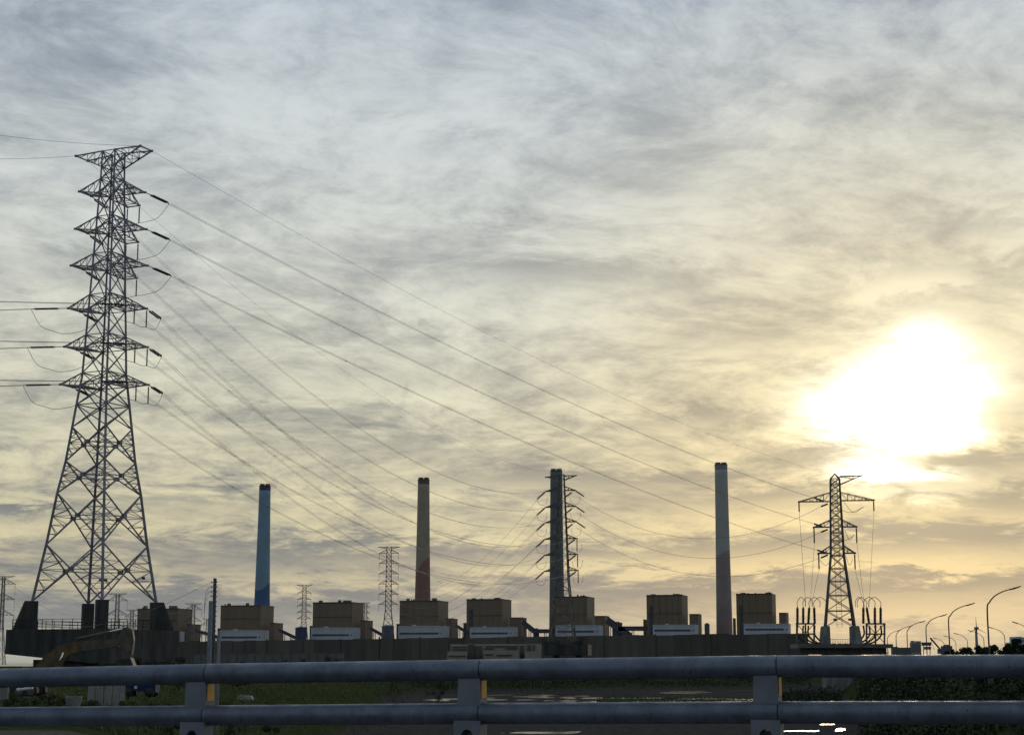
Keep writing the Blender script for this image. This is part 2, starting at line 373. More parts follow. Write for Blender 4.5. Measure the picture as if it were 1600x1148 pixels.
for (ju, jl), w0 in zip([((-420, 1068), (-420, 1122)), ((325, 1052), (321, 1117)), ((752, 1046), (751, 1114)), ((1215, 1040.6), (1217, 1112.4)), ((1660, 1040.2), (1660, 1112.6))], (0,) * 5):
    pu = at(*ju, rail_depth(ju[0])); pl = at(*jl, rail_depth(jl[0])); base = Vector((pl.x, pl.y, pl.z - .62))
    def plate(name, zt, zb, wt_, wb_, m=POST, dep=.15, hole=False):
        mb = MB(); c = Vector((pu.x, pu.y, 0)) - rd * .075
        poly = [c - rd * (wt_ / 2) + Vector((0, 0, zt)), c + rd * (wt_ / 2) + Vector((0, 0, zt)), c + rd * (wb_ / 2) + Vector((0, 0, zb)), c - rd * (wb_ / 2) + Vector((0, 0, zb))]
        if not hole:
            mb.prism([p - rn * .035 for p in poly], rn * dep)
            return mb.build(name, m, rail)
        # front and back cheeks around an arched opening
        outer = []; inner = []; K = 16; zc_ = zt - .105; rr = .042
        for k in range(K + 1):
            a = math.pi * k / K; inner.append(c + rd * (rr * math.cos(a)) + Vector((0, 0, zc_ + rr * 1.15 * math.sin(a))))
            ox = max(-1, min(1, 1.6 * math.cos(a))); oz = min(1, 1.6 * math.sin(a))
            outer.append(c + rd * (ox * wt_ / 2) + Vector((0, 0, zc_ + (zt - zc_) * oz)))
        inner = [Vector((inner[0].x, inner[0].y, zb))] + inner + [Vector((inner[-1].x, inner[-1].y, zb))]
        outer = [c + rd * (wb_ / 2) + Vector((0, 0, zb))] + outer + [c - rd * (wb_ / 2) + Vector((0, 0, zb))]
        n = len(inner); h = rn * (dep / 2)
        mb.add([p + h for p in inner] + [p + h for p in outer] + [p - h for p in inner] + [p - h for p in outer],
               [(i, i + 1, n + i + 1, n + i) for i in range(n - 1)] + [(2 * n + i + 1, 2 * n + i, 3 * n + i, 3 * n + i + 1) for i in range(n - 1)] +
               [(i + 1, i, 2 * n + i, 2 * n + i + 1) for i in range(n - 1)] + [(n + i, n + i + 1, 3 * n + i + 1, 3 * n + i) for i in range(n - 1)])
        mb.box((c.x - rn.x * .03, c.y - rn.y * .03, (zt + zb) / 2 - .03), (wt_ * .9, .01, zt - zb - .08), math.atan2(rd.y, rd.x))
        return mb.build(name, m, rail)
    po = plate('post', pu.z - .03, pl.z + .03, .150, .162)
    plate('post_foot', pl.z - .045, base.z, .185, .235, hole=True)
    mb = MB(); c = Vector((pu.x, pu.y, 0)) + rd * (.0035 + .0785 - .075) - rn * .035
    mb.box((c.x + rd.x * .0, c.y, (pu.z + pl.z) / 2 + .015), (.004, .10, .115), math.atan2(rd.y, rd.x)); mb.build('reflector', REFL, rail)
DECK = mat('asphalt', (.05, .05, .05), .9, 0., .2, 8., bump=.3, bscale=80.)
zk = ZC - .78; ctr = at(800, 1040, rail_depth(800)); ctr.z = 0
mb = MB(); L_ = 60
def deck_box(n0, n1, z0, z1, mm, name):
    m1 = MB(); a = ctr + rn * n0; b = ctr + rn * n1
    m1.prism([a - rd * L_ + Vector((0, 0, z0)), a - rd * L_ + Vector((0, 0, z1)), a + rd * L_ + Vector((0, 0, z1)), a + rd * L_ + Vector((0, 0, z0))], rn * 0.0001) if False else None
    mid = (a + b) / 2; m1.box((mid.x, mid.y, (z0 + z1) / 2), (2 * L_, abs(n1 - n0), z1 - z0), math.atan2(rd.y, rd.x)); o = m1.build(name, mm); tag(o, kind='structure'); return o
deck_box(.25, 16., ZC - 2.3, ZC - 1.35, DECK, 'road')
deck_box(-.25, .248, ZC - 2.4, zk, CONC2, 'bridge_kerb')

# ------------------------------------------------------------------ lattice pylons, wires
def cat_rom(pts, n=6):
    P_ = [Vector(p) for p in pts]; P_ = [P_[0] * 2 - P_[1]] + P_ + [P_[-1] * 2 - P_[-2]]; o = []
    for i in range(1, len(P_) - 2):
        a, b, c, d = P_[i - 1:i + 3]
        for k in range(n):
            t_ = k / n; o.append(.5 * ((2 * b) + (c - a) * t_ + (2 * a - 5 * b + 4 * c - d) * t_ ** 2 + (3 * b - a - 3 * c + d) * t_ ** 3))
    o.append(P_[-2]); return o
def ribbed(mb, a, b, r, n=14, sides=8, core=.45):
    a, b = Vector(a), Vector(b); pts = []; rad = []
    for i in range(n):
        for f_, k in ((.05, core), (.35, 1.), (.65, 1.), (.95, core)):
            pts.append(a.lerp(b, (i + f_) / n)); rad.append(r * k)
    return mb.tube(pts, rad, sides)
def sag_points(a, b, sag, n=26):
    a, b = Vector(a), Vector(b)
    return [a.lerp(b, i / n) - Vector((0, 0, sag * 4 * (i / n) * (1 - i / n))) for i in range(n + 1)]
def wire(a, b, sag, label, r=.028, twin=.0, group=None, n=26, spacers=0, name='power_line'):
    pts = sag_points(a, b, sag, n); d = (Vector(b) - Vector(a)); side = Vector((d.y, -d.x, 0)).normalized()
    root = Vector(a); o = thing(name, root, label, 'power line', group) if False else None
    mb = MB()
    for s_ in ((-1, 1) if twin else (0,)): mb.tube([p + side * (s_ * twin) for p in pts], r, 4)
    for k in range(spacers):
        p = pts[int((k + 1) * n / (spacers + 1))]; mb.beam(p - side * twin, p + side * twin, .06)
    me_o = mb.build(name, WIRE); tag(me_o, label, 'power line', group); return me_o
class Pylon:
    def __init__(s, name, label, x, y, prof, phi, m, group=None, near=False):
        s.c = Vector((x, y, 0)); s.prof = prof; s.near = near; s.m = m
        s.u = Vector((math.cos(phi), math.sin(phi), 0)); s.v = Vector((-math.sin(phi), math.cos(phi), 0))
        s.root = thing(name, (x, y, prof[0][0]), label, 'pylon', group)
    def r(s, z):
        P_ = s.prof
        for (z0, r0), (z1, r1) in zip(P_[:-1], P_[1:]):
            if z <= z1: return r0 + (r1 - r0) * (z - z0) / (z1 - z0)
        return P_[-1][1]
    def corner(s, k, z):
        a, b = ((1, 1), (1, -1), (-1, -1), (-1, 1))[k % 4]; q_ = s.r(z) / math.sqrt(2)
        return s.c + s.u * (a * q_) + s.v * (b * q_) + Vector((0, 0, z))
    def part(s, name, mb, m=None, parent=None): return mb.build(name, m or s.m, parent or s.root)
    def legs(s, w0, w1):
        zs = [p[0] for p in s.prof]
        for k in range(4):
            mb = MB(); n = len(zs) - 1
            for i in range(n):
                wa = w0 + (w1 - w0) * i / n; wb_ = w0 + (w1 - w0) * (i + 1) / n
                mb.beam(s.corner(k, zs[i]), s.corner(k, zs[i + 1]), wa, wa, wb_)
            s.part('leg', mb)
    def panels(s, zs, w, horiz=True, mid=(), w2=None):
        join = MB()
        for i, (z0, z1) in enumerate(zip(zs[:-1], zs[1:])):
            for k in range(4):
                a0, b0, a1, b1 = s.corner(k, z0), s.corner(k + 1, z0), s.corner(k, z1), s.corner(k + 1, z1)
                L = [('brace', a0, b1), ('brace', b0, a1)]
                if horiz: L.append(('strut', a1, b1))
                for nm, p, q_ in L:
                    if s.near: s.part(nm, MB().beam(p, q_, w))
                    else: join.beam(p, q_, w)
        if not s.near: s.part('lattice', join)
    def big_panel(s, z0, z1, w, w2):              # large X with a belt at its crossing and secondary members
        sec = MB(); xs = []
        for k in range(4):
            a0, b0, a1, b1 = s.corner(k, z0), s.corner(k + 1, z0), s.corner(k, z1), s.corner(k + 1, z1)
            wa, wb_ = (a0 - b0).length, (a1 - b1).length; f_ = wa / (wa + wb_); x = a0.lerp(b1, f_); xs.append(x); zx = x.z
            s.part('brace', MB().beam(a0, b1, w)); s.part('brace', MB().beam(b0, a1, w))
            for p in (s.corner(k, zx), s.corner(k + 1, zx)):
                sec.beam(p, x, w2 * 1.1)
            g_ = MB().box(x, (.55, .55, .55), math.atan2((b0 - a0).y, (b0 - a0).x)); s.part('gusset', g_)
            for p, kk in ((a0, k), (b0, k + 1), (a1, k), (b1, k + 1)):
                for t_ in (.36, .68):
                    m1 = p.lerp(x, t_); lg = s.corner(kk, m1.z); sec.beam(m1, lg, w2)
                    sec.beam(m1, s.corner(kk, m1.z + (x.z - m1.z) * (.55 if t_ < .5 else 1.)), w2)
        for k in range(4): sec.beam(xs[k], xs[(k + 1) % 4], w2 * 1.1)
        tag(s.part('secondary_bracing', sec))
    def arm(s, side, zl, zu, reach, hw, w, n=3, name='cross_arm', lift=0., hw2=None):
        ax, ay = {'+u': (s.u, s.v), '-u': (-s.u, s.v), '+v': (s.v, s.u), '-v': (-s.v, s.u)}[side]
        ql, qu = s.r(zl) / math.sqrt(2), s.r(zu) / math.sqrt(2)
        low = [s.c + ax * ql + ay * (e * ql) + Vector((0, 0, zl)) for e in (-1, 1)]; up = [s.c + ax * qu + ay * (e * qu) + Vector((0, 0, zu)) for e in (-1, 1)]
        tip = [s.c + ax * reach + ay * (e * hw) + Vector((0, 0, zl + lift)) for e in (-1, 1)]
        mb = MB()
        for i in (0, 1): mb.beam(low[i], tip[i], w); mb.beam(up[i], tip[i], w)
        if hw > .15: mb.beam(tip[0], tip[1], w)
        for i in (0, 1): mb.box(tip[i], (w * 2.1, w * 2.1, w * 1.7), .4)
        a = s.part(name, mb); lc = MB()
        for j in range(1, n + 1):
            t0, t1 = (j - 1) / (n + .6), j / (n + .6)
            for i in (0, 1):
                lc.beam(low[i].lerp(tip[i], t1), up[i].lerp(tip[i], t1), w * .5); lc.beam(low[i].lerp(tip[i], t1), up[i].lerp(tip[i], t0), w * .5)
            lc.beam(low[0].lerp(tip[0], t1), low[1].lerp(tip[1], t1), w * .5); lc.beam(low[j % 2].lerp(tip[j % 2], t0), low[1 - j % 2].lerp(tip[1 - j % 2], t1), w * .5)
        lc.beam(low[0], low[1], w * .8); lc.beam(low[0], up[1], w * .5)
        s.part('lacing', lc, parent=a)
        return tip
    def string(s, a, b, link=1.4, length=3.3, r=.115, gap=.2, m=INS, sag=0.):
        a, b = Vector(a), Vector(b); d = (b - a); d.z -= 4 * sag; d.normalize(); side = Vector((d.y, -d.x, 0)).normalized()
        p0 = a + d * link; p1 = p0 + d * length; e = p1 + d * .5
        for s_ in ((-1, 1) if gap else (0,)):
            mb = MB(); ribbed(mb, p0 + side * (s_ * gap), p1 + side * (s_ * gap), r); s.part('insulator', mb, m)
        h1 = MB().beam(a, p0 - d * .1, .09); h2 = MB().beam(p1 + d * .1, e, .09)
        if gap: h1.beam(p0 - d * .1 - side * gap, p0 - d * .1 + side * gap, .1); h2.beam(p1 + d * .1 - side * gap, p1 + d * .1 + side * gap, .1)
        s.part('string_fitting', h1); s.part('string_fitting', h2)
        return e
    def hang(s, a, length, r=.11, m=INSG):
        b = Vector(a) - Vector((0, 0, length)); mb = MB(); ribbed(mb, Vector(a) - Vector((0, 0, .25)), b, r, 12, 6, .55); s.part('hanging_insulator', mb, m); return b
    def loop(s, pts, r=.035):
        s.part('jumper_wire', MB().tube(cat_rom(pts), r, 4), WIRE)

# ---- the big angle pylon on its concrete platform
YT = 230.0
tx = (xat(149, 940, YT) + xat(177, 238, YT)) / 2
prof_px = [(940,194),(853,158.5),(772,131),(722,109),(603,74),(590,69),(526,62.5),(463,55.5),(281,37),(237,35)]
prof = [(zat(y, YT), (xat(100 + w, y, YT) - xat(100, y, YT)) / 2 * .976) for y, w in prof_px]
T = Pylon('lattice_pylon', 'tall grey lattice pylon with six tiers of arms on a dark concrete platform at left', tx, YT, prof, math.radians(-25), STEEL, near=True)
T.legs(.36, .21)
Z = lambda y: zat(y, YT)
for a, b in ((940, 852), (852, 772), (772, 722), (722, 669)): T.big_panel(Z(a), Z(b), .155, .07)
T.panels([Z(669), Z(634), Z(603)], .13)
lv = [(604, 584), (545, 525), (485, 462), (418, 398), (361, 340), (303, 281)]
ups = [Z(603)]
for lo_, up_ in lv: ups += ([Z(lo_)] if lo_ != 604 else []) + [Z(up_)]
ups += [Z(262), Z(238)]
T.panels(ups, .105)
spx = (xat(201, 500, YT) - xat(200, 500, YT))
tips = {}
for i, ((lo_, up_), half) in enumerate(zip(lv, (73, 68.5, 65, 63.5, 59, 54.5))):
    hw = 1.35; reach = (half * spx - hw * .423) / .906
    L = T.arm('-u', Z(lo_), Z(up_), reach, hw, .15, lift=.55); Rr = T.arm('+u', Z(lo_), Z(up_), reach, hw, .15)
    tips[6 - i] = (L[0], L[1], Rr[1], Rr[0])      # A (incoming), B (outgoing far), C (outgoing right), D (incoming near)
reach = (63.5 * spx - 1.3 * .423) / .906
Lt = T.arm('-u', Z(262), Z(238), reach, 1.3, .16, name='earth_wire_arm', lift=Z(240) - Z(262)); Rt = T.arm('+u', Z(262), Z(238), reach, 1.3, .16, name='earth_wire_arm', lift=Z(240) - Z(262))
# ends of the spans at the two pylons across the water
YM, YR = 560.0, 490.0
mid_left = [at(px, py, YM) for px, py in ((852,768),(850,793),(848,817),(848,843),(847,868),(846,893))]
mid_right = [at(px, py, YM) for px, py in ((897,842),(899,867),(901,892))]
term = [at(px, py, YR) for px, py in ((1273,778),(1272,818),(1277,859))]
wires = []
for i in (1, 2, 3):
    A, B, C, D = tips[i]
    e = T.string(C, term[i - 1], sag=9. / 4 / 4); wires.append((e, term[i - 1], 3.4, 'twin wire to the right pylon from big pylon right arm, tier %s' % ('one', 'two', 'three')[i - 1]))
    e2 = T.string(B, mid_left[i - 1], sag=5.); wires.append((e2, mid_left[i - 1], 13., 'twin wire to the middle pylon from big pylon left arm, tier %s' % ('one', 'two', 'three')[i - 1]))
    ef = T.arm('+v', Z(lv[6 - i][0]) - .3, Z(lv[6 - i][1]), 4.9, 1.05, .14, 2, lift=-.3)
    f1, f2 = T.hang(ef[1], 2.55), T.hang(ef[0], 2.55)
    T.loop([e - Vector((0, 0, .05)), e.lerp(f1, .35) - Vector((0, 0, 1.0)), e.lerp(f1, .75) - Vector((0, 0, .55)), f1, f1.lerp(f2, .5) - Vector((0, 0, .12)), f2, f2.lerp(e2, .5) - Vector((0, 0, .5)), e2])
for i in (4, 5, 6):
    A, B, C, D = tips[i]; k = i - 4; tier = ('four', 'five', 'six')[k]
    e = T.string(C, mid_left[i - 1], sag=5.); wires.append((e, mid_left[i - 1], 13., 'twin wire to the middle pylon from big pylon right arm, tier %s' % tier))
    e2 = T.string(B, mid_right[k], sag=5.); wires.append((e2, mid_right[k], 13., 'twin wire to the middle pylon from big pylon left arm, tier %s' % tier))
    fa = at(-900, (490, 552, 610)[k], 235); fd = at(-900, (428, 495, 562)[k], 222)
    e3 = T.string(A, fa, sag=.3); wires.append((e3, fa, .6, 'twin wire leaving picture at left from big pylon left arm, tier %s' % tier))
    e4 = T.string(D, fd, sag=.3); wires.append((e4, fd, .6, 'twin wire leaving picture at left from big pylon right arm, tier %s' % tier))
    h1, h2 = T.hang(C, 2.6), T.hang(D, 2.6)
    T.loop([e, e.lerp(h1, .4) - Vector((0, 0, 1.0)), h1, h1.lerp(h2, .5) - Vector((0, 0, .15)), h2, h2.lerp(e4, .5) - Vector((0, 0, .5)), e4])
    b_ = e3.lerp(e2, .5) - Vector((0, 0, 2.6))
    T.loop([e3, e3.lerp(b_, .3) - Vector((0, 0, 1.3)), e3.lerp(b_, .68) - Vector((0, 0, .75)), b_, b_.lerp(e2, .5) - Vector((0, 0, .5)), e2])
for a, b, sg, lab in wires: wire(a, b, sg, lab, .026, .2, spacers=5)
wire(Rt[1], at(1297, 741, YR), 5.0, 'thin earth wire from top of big left pylon to top of right pylon', .022)
wire(Lt[1], at(872, 741, YM), 9.0, 'thin earth wire from top of big left pylon to pylon before green chimney', .02)
wire(Lt[0], at(-420, 195, 215), 2.0, 'lower thin earth wire leaving the big pylon top to the left edge', .022)
wire(Rt[0], at(-420, 118, 200), 2.0, 'upper thin earth wire leaving the big pylon top to the left edge', .022)
mb = MB()
for px, py in ((157, 906), (165, 906), (224, 903)): mb = MB().box(at(px, py, YT - 3), (.42, .3, .32), .3); T.part('flood_light', mb, BLACK)

# ---- concrete platform of the big pylon
zp = Z(984); plat = thing('pylon_platform', (tx, YT, -1), 'dark stained concrete pier platform with four pedestals under the big left pylon', 'platform')
U_, V_ = T.u, T.v
def quadpt(a, b, z): return T.c + U_ * a + V_ * b + Vector((0, 0, z))
hp = (xat(280, 990, YT) - xat(10, 990, YT)) / 2 * .976 / math.sqrt(2)
zb1 = Z(1022) + .2
mb = MB(); cn = ((1, 1), (1, -1), (-1, -1), (-1, 1)); zbot = (Z(1033), Z(1037), Z(1021.5), Z(1033))
top = [quadpt(a * hp, b * hp, zp) for a, b in cn]; bot = [quadpt(a * hp, b * hp, z) for (a, b), z in zip(cn, zbot)]
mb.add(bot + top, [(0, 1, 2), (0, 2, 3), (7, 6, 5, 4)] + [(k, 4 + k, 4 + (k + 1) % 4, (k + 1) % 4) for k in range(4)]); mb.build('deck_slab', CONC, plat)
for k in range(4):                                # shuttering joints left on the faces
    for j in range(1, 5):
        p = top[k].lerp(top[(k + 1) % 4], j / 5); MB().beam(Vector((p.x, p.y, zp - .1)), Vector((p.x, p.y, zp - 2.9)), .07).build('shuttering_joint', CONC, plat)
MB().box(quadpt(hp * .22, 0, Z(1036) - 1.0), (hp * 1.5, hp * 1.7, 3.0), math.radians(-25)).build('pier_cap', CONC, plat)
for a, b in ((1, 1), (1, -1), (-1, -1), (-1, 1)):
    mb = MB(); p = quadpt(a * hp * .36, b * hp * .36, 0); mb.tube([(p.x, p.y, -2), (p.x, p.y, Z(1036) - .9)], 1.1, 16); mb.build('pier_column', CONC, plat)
for k in range(4):
    c0 = T.corner(k, T.prof[0][0]); out_ = (c0 - T.c); out_.z = 0; out_.normalize(); tn = Vector((-out_.y, out_.x, 0)); zt = c0.z + .02
    mb = MB(); hw_ = .78
    top = [Vector((c0.x, c0.y, zt)) + out_ * a + tn * b for a, b in ((-.75, -hw_), (.95, -hw_), (.95, hw_), (-.75, hw_))]
    bot = [Vector((c0.x, c0.y, zp)) + out_ * a + tn * b for a, b in ((-.75, -hw_), (2.35 if k in (0, 2) else .95, -hw_), (2.35 if k in (0, 2) else .95, hw_), (-.75, hw_))]
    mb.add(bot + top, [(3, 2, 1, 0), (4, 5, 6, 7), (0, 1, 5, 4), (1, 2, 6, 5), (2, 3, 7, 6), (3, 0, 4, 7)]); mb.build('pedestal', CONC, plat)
for k in range(4):                                # hand rail round the platform, post by post
    cs = [quadpt(a * hp * .93, b * hp * .93, zp) for a, b in ((1, 1), (1, -1), (-1, -1), (-1, 1))]
    a, b = cs[k], cs[(k + 1) % 4]
    for h in (.45, .85, 1.3): MB().beam(a + Vector((0, 0, h)), b + Vector((0, 0, h)), .07).build('hand_rail', BLACK, plat)
    for j in range(9):
        p = a.lerp(b, j / 9); MB().beam(p, p + Vector((0, 0, 1.33)), .08).build('rail_post', BLACK, plat)

# ---- pylon in front of the green chimney
mx = xat(878, 870, YM); zm = lambda y: zat(y, YM)
prof = [(zm(1003), (xat(843, 1003, YM) - xat(800, 1003, YM)) / 2), (zm(905), (xat(823, 905, YM) - xat(800, 905, YM)) / 2), (zm(741), (xat(808.5, 741, YM) - xat(800, 741, YM)) / 2)]
Mp = Pylon('lattice_pylon', 'lattice pylon with six tiers of arms standing in front of the green grey chimney', mx, YM, prof, math.radians(-8), STEEL2)
for q_ in range(len(Mp.prof)): Mp.prof[q_] = (Mp.prof[q_][0], Mp.prof[q_][1] * 1.28)
Mp.legs(.36, .24)
Mp.panels([zm(y) for y in (1003, 972, 945, 922, 905)], .15); Mp.panels([zm(y) for y in (905, 893, 881, 868, 856, 843, 831, 817, 806, 793, 782, 768, 757, 748, 741)], .1)
mt = {}
for k, y in enumerate((768, 793, 817, 843, 868, 893)):
    rl = (xat(875, y, YM) - xat(851 - k * .6, y, YM)); rr_ = (xat(898 + k * .8, y, YM) - xat(877, y, YM))
    a = Mp.arm('-u', zm(y - 1), zm(y - 7.5), rl, .7, .2, 2); b = Mp.arm('+u', zm(y - 2), zm(y - 8.5), rr_, .7, .2, 2); mt[k] = (a, b)
Mp.arm('-u', zm(748), zm(742), xat(876, 745, YM) - xat(851, 745, YM), .3, .18, 2, 'earth_wire_arm', lift=zm(745) - zm(748)); Mp.arm('+u', zm(750), zm(743), xat(901, 745, YM) - xat(878, 745, YM), .3, .18, 2, 'earth_wire_arm', lift=zm(743) - zm(750))
for k in range(6):
    a, b = mt[k]; dl = Vector((-.8, -.5, -.45))
    Mp.string(a[0], a[0] + Vector((-10, -2, -9)), .4, 3.4, .3, .0)
    if k < 3: Mp.string(b[1], b[1] + Vector((10, -2, -7)), .3, 3.2, .28, 0.); Mp.string(b[0], b[0] + Vector((-10, -2, -7.5)), 1.4, 3.0, .28, 0.)
    else: Mp.string(b[0], b[0] + Vector((-10, -2, -7.5)), .6, 3.2, .28, 0.); Mp.hang(b[1], 4.2, .2)
    for t0 in ((a[0], -1), (b[1], 1)):
        p = t0[0] + Vector((-1.2 * (t0[1] < 0), 0, 0)); Mp.loop([p + Vector((-1.8, 0, -2.2)), p + Vector((-1.2, 0, -4.2)), p + Vector((.4, 0, -4.6)), p + Vector((1.4, 0, -3.6)), p + Vector((1.6, 0, -1.8))], .05)
mplat = thing('pylon_platform', (mx, YM, -1), 'low dark concrete platform under the pylon before the green chimney', 'platform')
pc = at(887, 1003, YM); mb = MB().box((pc.x, YM, zm(1015)), (xat(917, 1010, YM) - xat(848, 1010, YM), 13, zm(1007) - zm(1024)), math.radians(-8)); mb.build('deck_slab', CONC, mplat)
for dx_ in (-3.6, 3.6):
    for dy_ in (-3.6, 3.6): MB().box((pc.x + dx_, YM + dy_, zm(1030)), (1.8, 1.8, 12.), 0).build('pier_column', CONC, mplat)
for k in range(4):
    c0 = Mp.corner(k, Mp.prof[0][0]); MB().box((c0.x, c0.y, zm(1005)), (1.6, 1.6, 1.1)).build('pedestal', CONC, mplat)
for (px, py) in ((851, 1000), (909, 998)): mb = MB(); [mb.beam(at(px + dx_, 1008, YM - 5), at(px + dx_, py - 3 * (dx_ % 2), YM - 5), .25) for dx_ in range(-3, 5, 2)]; mb.beam(at(px - 3, py + 3, YM - 5), at(px + 4, py + 3, YM - 5), .2); mb.build('equipment_frame', BLACK, mplat)
# wires fanning from this pylon to the lines behind the plant
for k, (y, tpx, tpy, tY) in enumerate(((770,592,880,1300),(795,592,897,1300),(819,592,914,1300),(845,592,931,1300),(870,592,946,1300),(895,600,960,1300))):
    wire(at(848, y, YM), at(tpx, tpy, tY), 26 - k * 2, 'wire fanning down left from tier %s of the pylon before the green chimney' % ('one', 'two', 'three', 'four', 'five', 'six')[k], .05)
for k, (y, tpx, tpy) in enumerate(((771,600,965),(796,610,985),(820,640,990))):
    wire(at(893, y, YM), at(tpx, tpy, 1500), 16, 'wire from right arm, tier %s, of pylon before green chimney, falling far left' % ('one', 'two', 'three')[k], .05)
for k, (y, ty) in enumerate(((775, 791), (800, 831), (824, 871))):
    wire(at(901, y, YM), at(1283, ty, YR), (11.5, 11., 10.)[k], 'slack wire %s between the pylon before green chimney and the right pylon' % ('highest', 'middle', 'lowest')[k], .045, .0)

# ---- cable terminal pylon at right
rx = xat(1312, 979, YR); zr = lambda y: zat(y, YR); sR = xat(801, 870, YR) - xat(800, 870, YR)
prof = [(zr(979), 24 * sR * 1.30), (zr(868), 11 * sR * 1.30), (zr(748), 7.6 * sR * 1.30)]
Tp = Pylon('cable_terminal_pylon', 'brown steel terminal pylon with hanging cables on a low platform at right', rx, YR, prof, math.radians(-8), STEEL2)
Tp.legs(.46, .3)
Tp.panels([zr(y) for y in (979, 954, 930, 908, 888, 868)], .2); Tp.panels([zr(y) for y in (868, 856, 844, 832, 821, 810, 798, 787, 776, 766, 757, 748)], .16)
mb = MB(); ap = Vector((rx, YR, zr(740)))
for k in range(4): mb.beam(Tp.corner(k, zr(748)), ap, .26)
Tp.part('peak', mb)
arm1 = (Tp.arm('-u', zr(783), zr(769), 57 * sR, 1.2, .17, 4), Tp.arm('+u', zr(782), zr(769), 59 * sR, 1.2, .17, 4))
arm2 = (Tp.arm('-u', zr(823), zr(812), 35 * sR, 1.2, .19, 2), Tp.arm('+u', zr(823), zr(812), 31 * sR, 1.2, .19, 2))
arm3 = (Tp.arm('-u', zr(864), zr(852), 29 * sR, 1.2, .22, 2), Tp.arm('+u', zr(864), zr(852), 27 * sR, 1.2, .22, 2))
Tp.arm('+u', zr(757), zr(744.5), 41 * sR, .25, .2, 1, 'earth_wire_arm', lift=zr(743.5) - zr(757))
for py in (785, 806, 826, 846, 866):
    mb = MB(); n = 14; rr_ = 3.6 * sR; c = Vector((rx + .2, YR, zr(py))); mb.tube([c + Vector((rr_ * math.cos(a), rr_ * math.sin(a), 0)) for a in [2 * math.pi * i / n for i in range(n + 1)]], .07, 4); Tp.part('ladder_hoop', mb)
mb = MB()
for s_ in (-1.5, 1.5): mb.beam(Vector((rx + s_ * .5, YR, zr(979))), Vector((rx + s_ * .5 - .2, YR, zr(748))), .1)
for j in range(60): z = zr(979) + j * (zr(748) - zr(979)) / 60; mb.beam(Vector((rx - .75, YR, z)), Vector((rx + .75, YR, z)), .06)
Tp.part('ladder', mb)
for dx_ in (-11, 12): Tp.part('flood_light', MB().box((rx + dx_ * sR, YR - 4, zr(968)), (.9, .5, .6)), BLACK)
for j, (e, y0) in enumerate(((term[0], 777), (term[1], 818), (term[2], 859))):
    mb = MB(); ribbed(mb, e, e + Vector((2.9, 2.5, -.6)), .27, 8, 6); Tp.part('insulator', mb, INS)
    b0 = at(1283, (791, 831, 871)[j], YR); mb = MB(); ribbed(mb, b0, b0 + Vector((2.2, 1.5, .9)), .27, 8, 6); Tp.part('insulator', mb, INS)
rplat = thing('pylon_platform', (rx, YR, -1), 'dark low platform with rusty gratings under the right terminal pylon', 'platform')
xa, xb = xat(1241, 1010, YR), xat(1387, 1010, YR)
MB().box(((xa + xb) / 2, YR, zr(1009)), (xb - xa, 14, zr(1006) - zr(1012)), 0).build('walkway', STEEL2, rplat)
MB().box(((xa + xb) / 2 + .5, YR, zr(1017)), ((xb - xa) * .84, 11.5, zr(1012) - zr(1022)), 0).build('deck_slab', CONC, rplat)
MB().box((xat(1316, 1065, YR), YR, (zr(1022) - 1.5) / 2), (xat(1344, 1065, YR) - xat(1289, 1065, YR), 8.5, zr(1022) + 1.5), 0).build('pier_wall', CONC2, rplat)
for k, sx_ in ((0, 1), (1, 1), (2, -1), (3, -1)):
    c0 = Tp.corner(k, Tp.prof[0][0]); mb = MB(); zt, zb_ = zr(978), zr(1006)
    mb.add([(c0.x + a, c0.y + b, zb_) for a, b in ((-1.6 if sx_ < 0 else -1., -1.2), (1. if sx_ < 0 else 1.9, -1.2), (1. if sx_ < 0 else 1.9, 1.2), (-1.6 if sx_ < 0 else -1., 1.2))] + [(c0.x + a, c0.y + b, zt) for a, b in ((-1.0, -1.), (1., -1.), (1., 1.), (-1., 1.))],
           [(3, 2, 1, 0), (4, 5, 6, 7), (0, 1, 5, 4), (1, 2, 6, 5), (2, 3, 7, 6), (3, 0, 4, 7)]); mb.build('pedestal', CONC2, rplat)
for j in range(13):
    p = at(1298 + j * 2.6, 1006, YR + 5); MB().beam(p, p + Vector((0, 0, 1.5)), .09).build('rail_post', STEEL2, rplat)
MB().beam(at(1298, 998, YR + 5), at(1330, 998, YR + 5), .1).build('hand_rail', STEEL2, rplat)
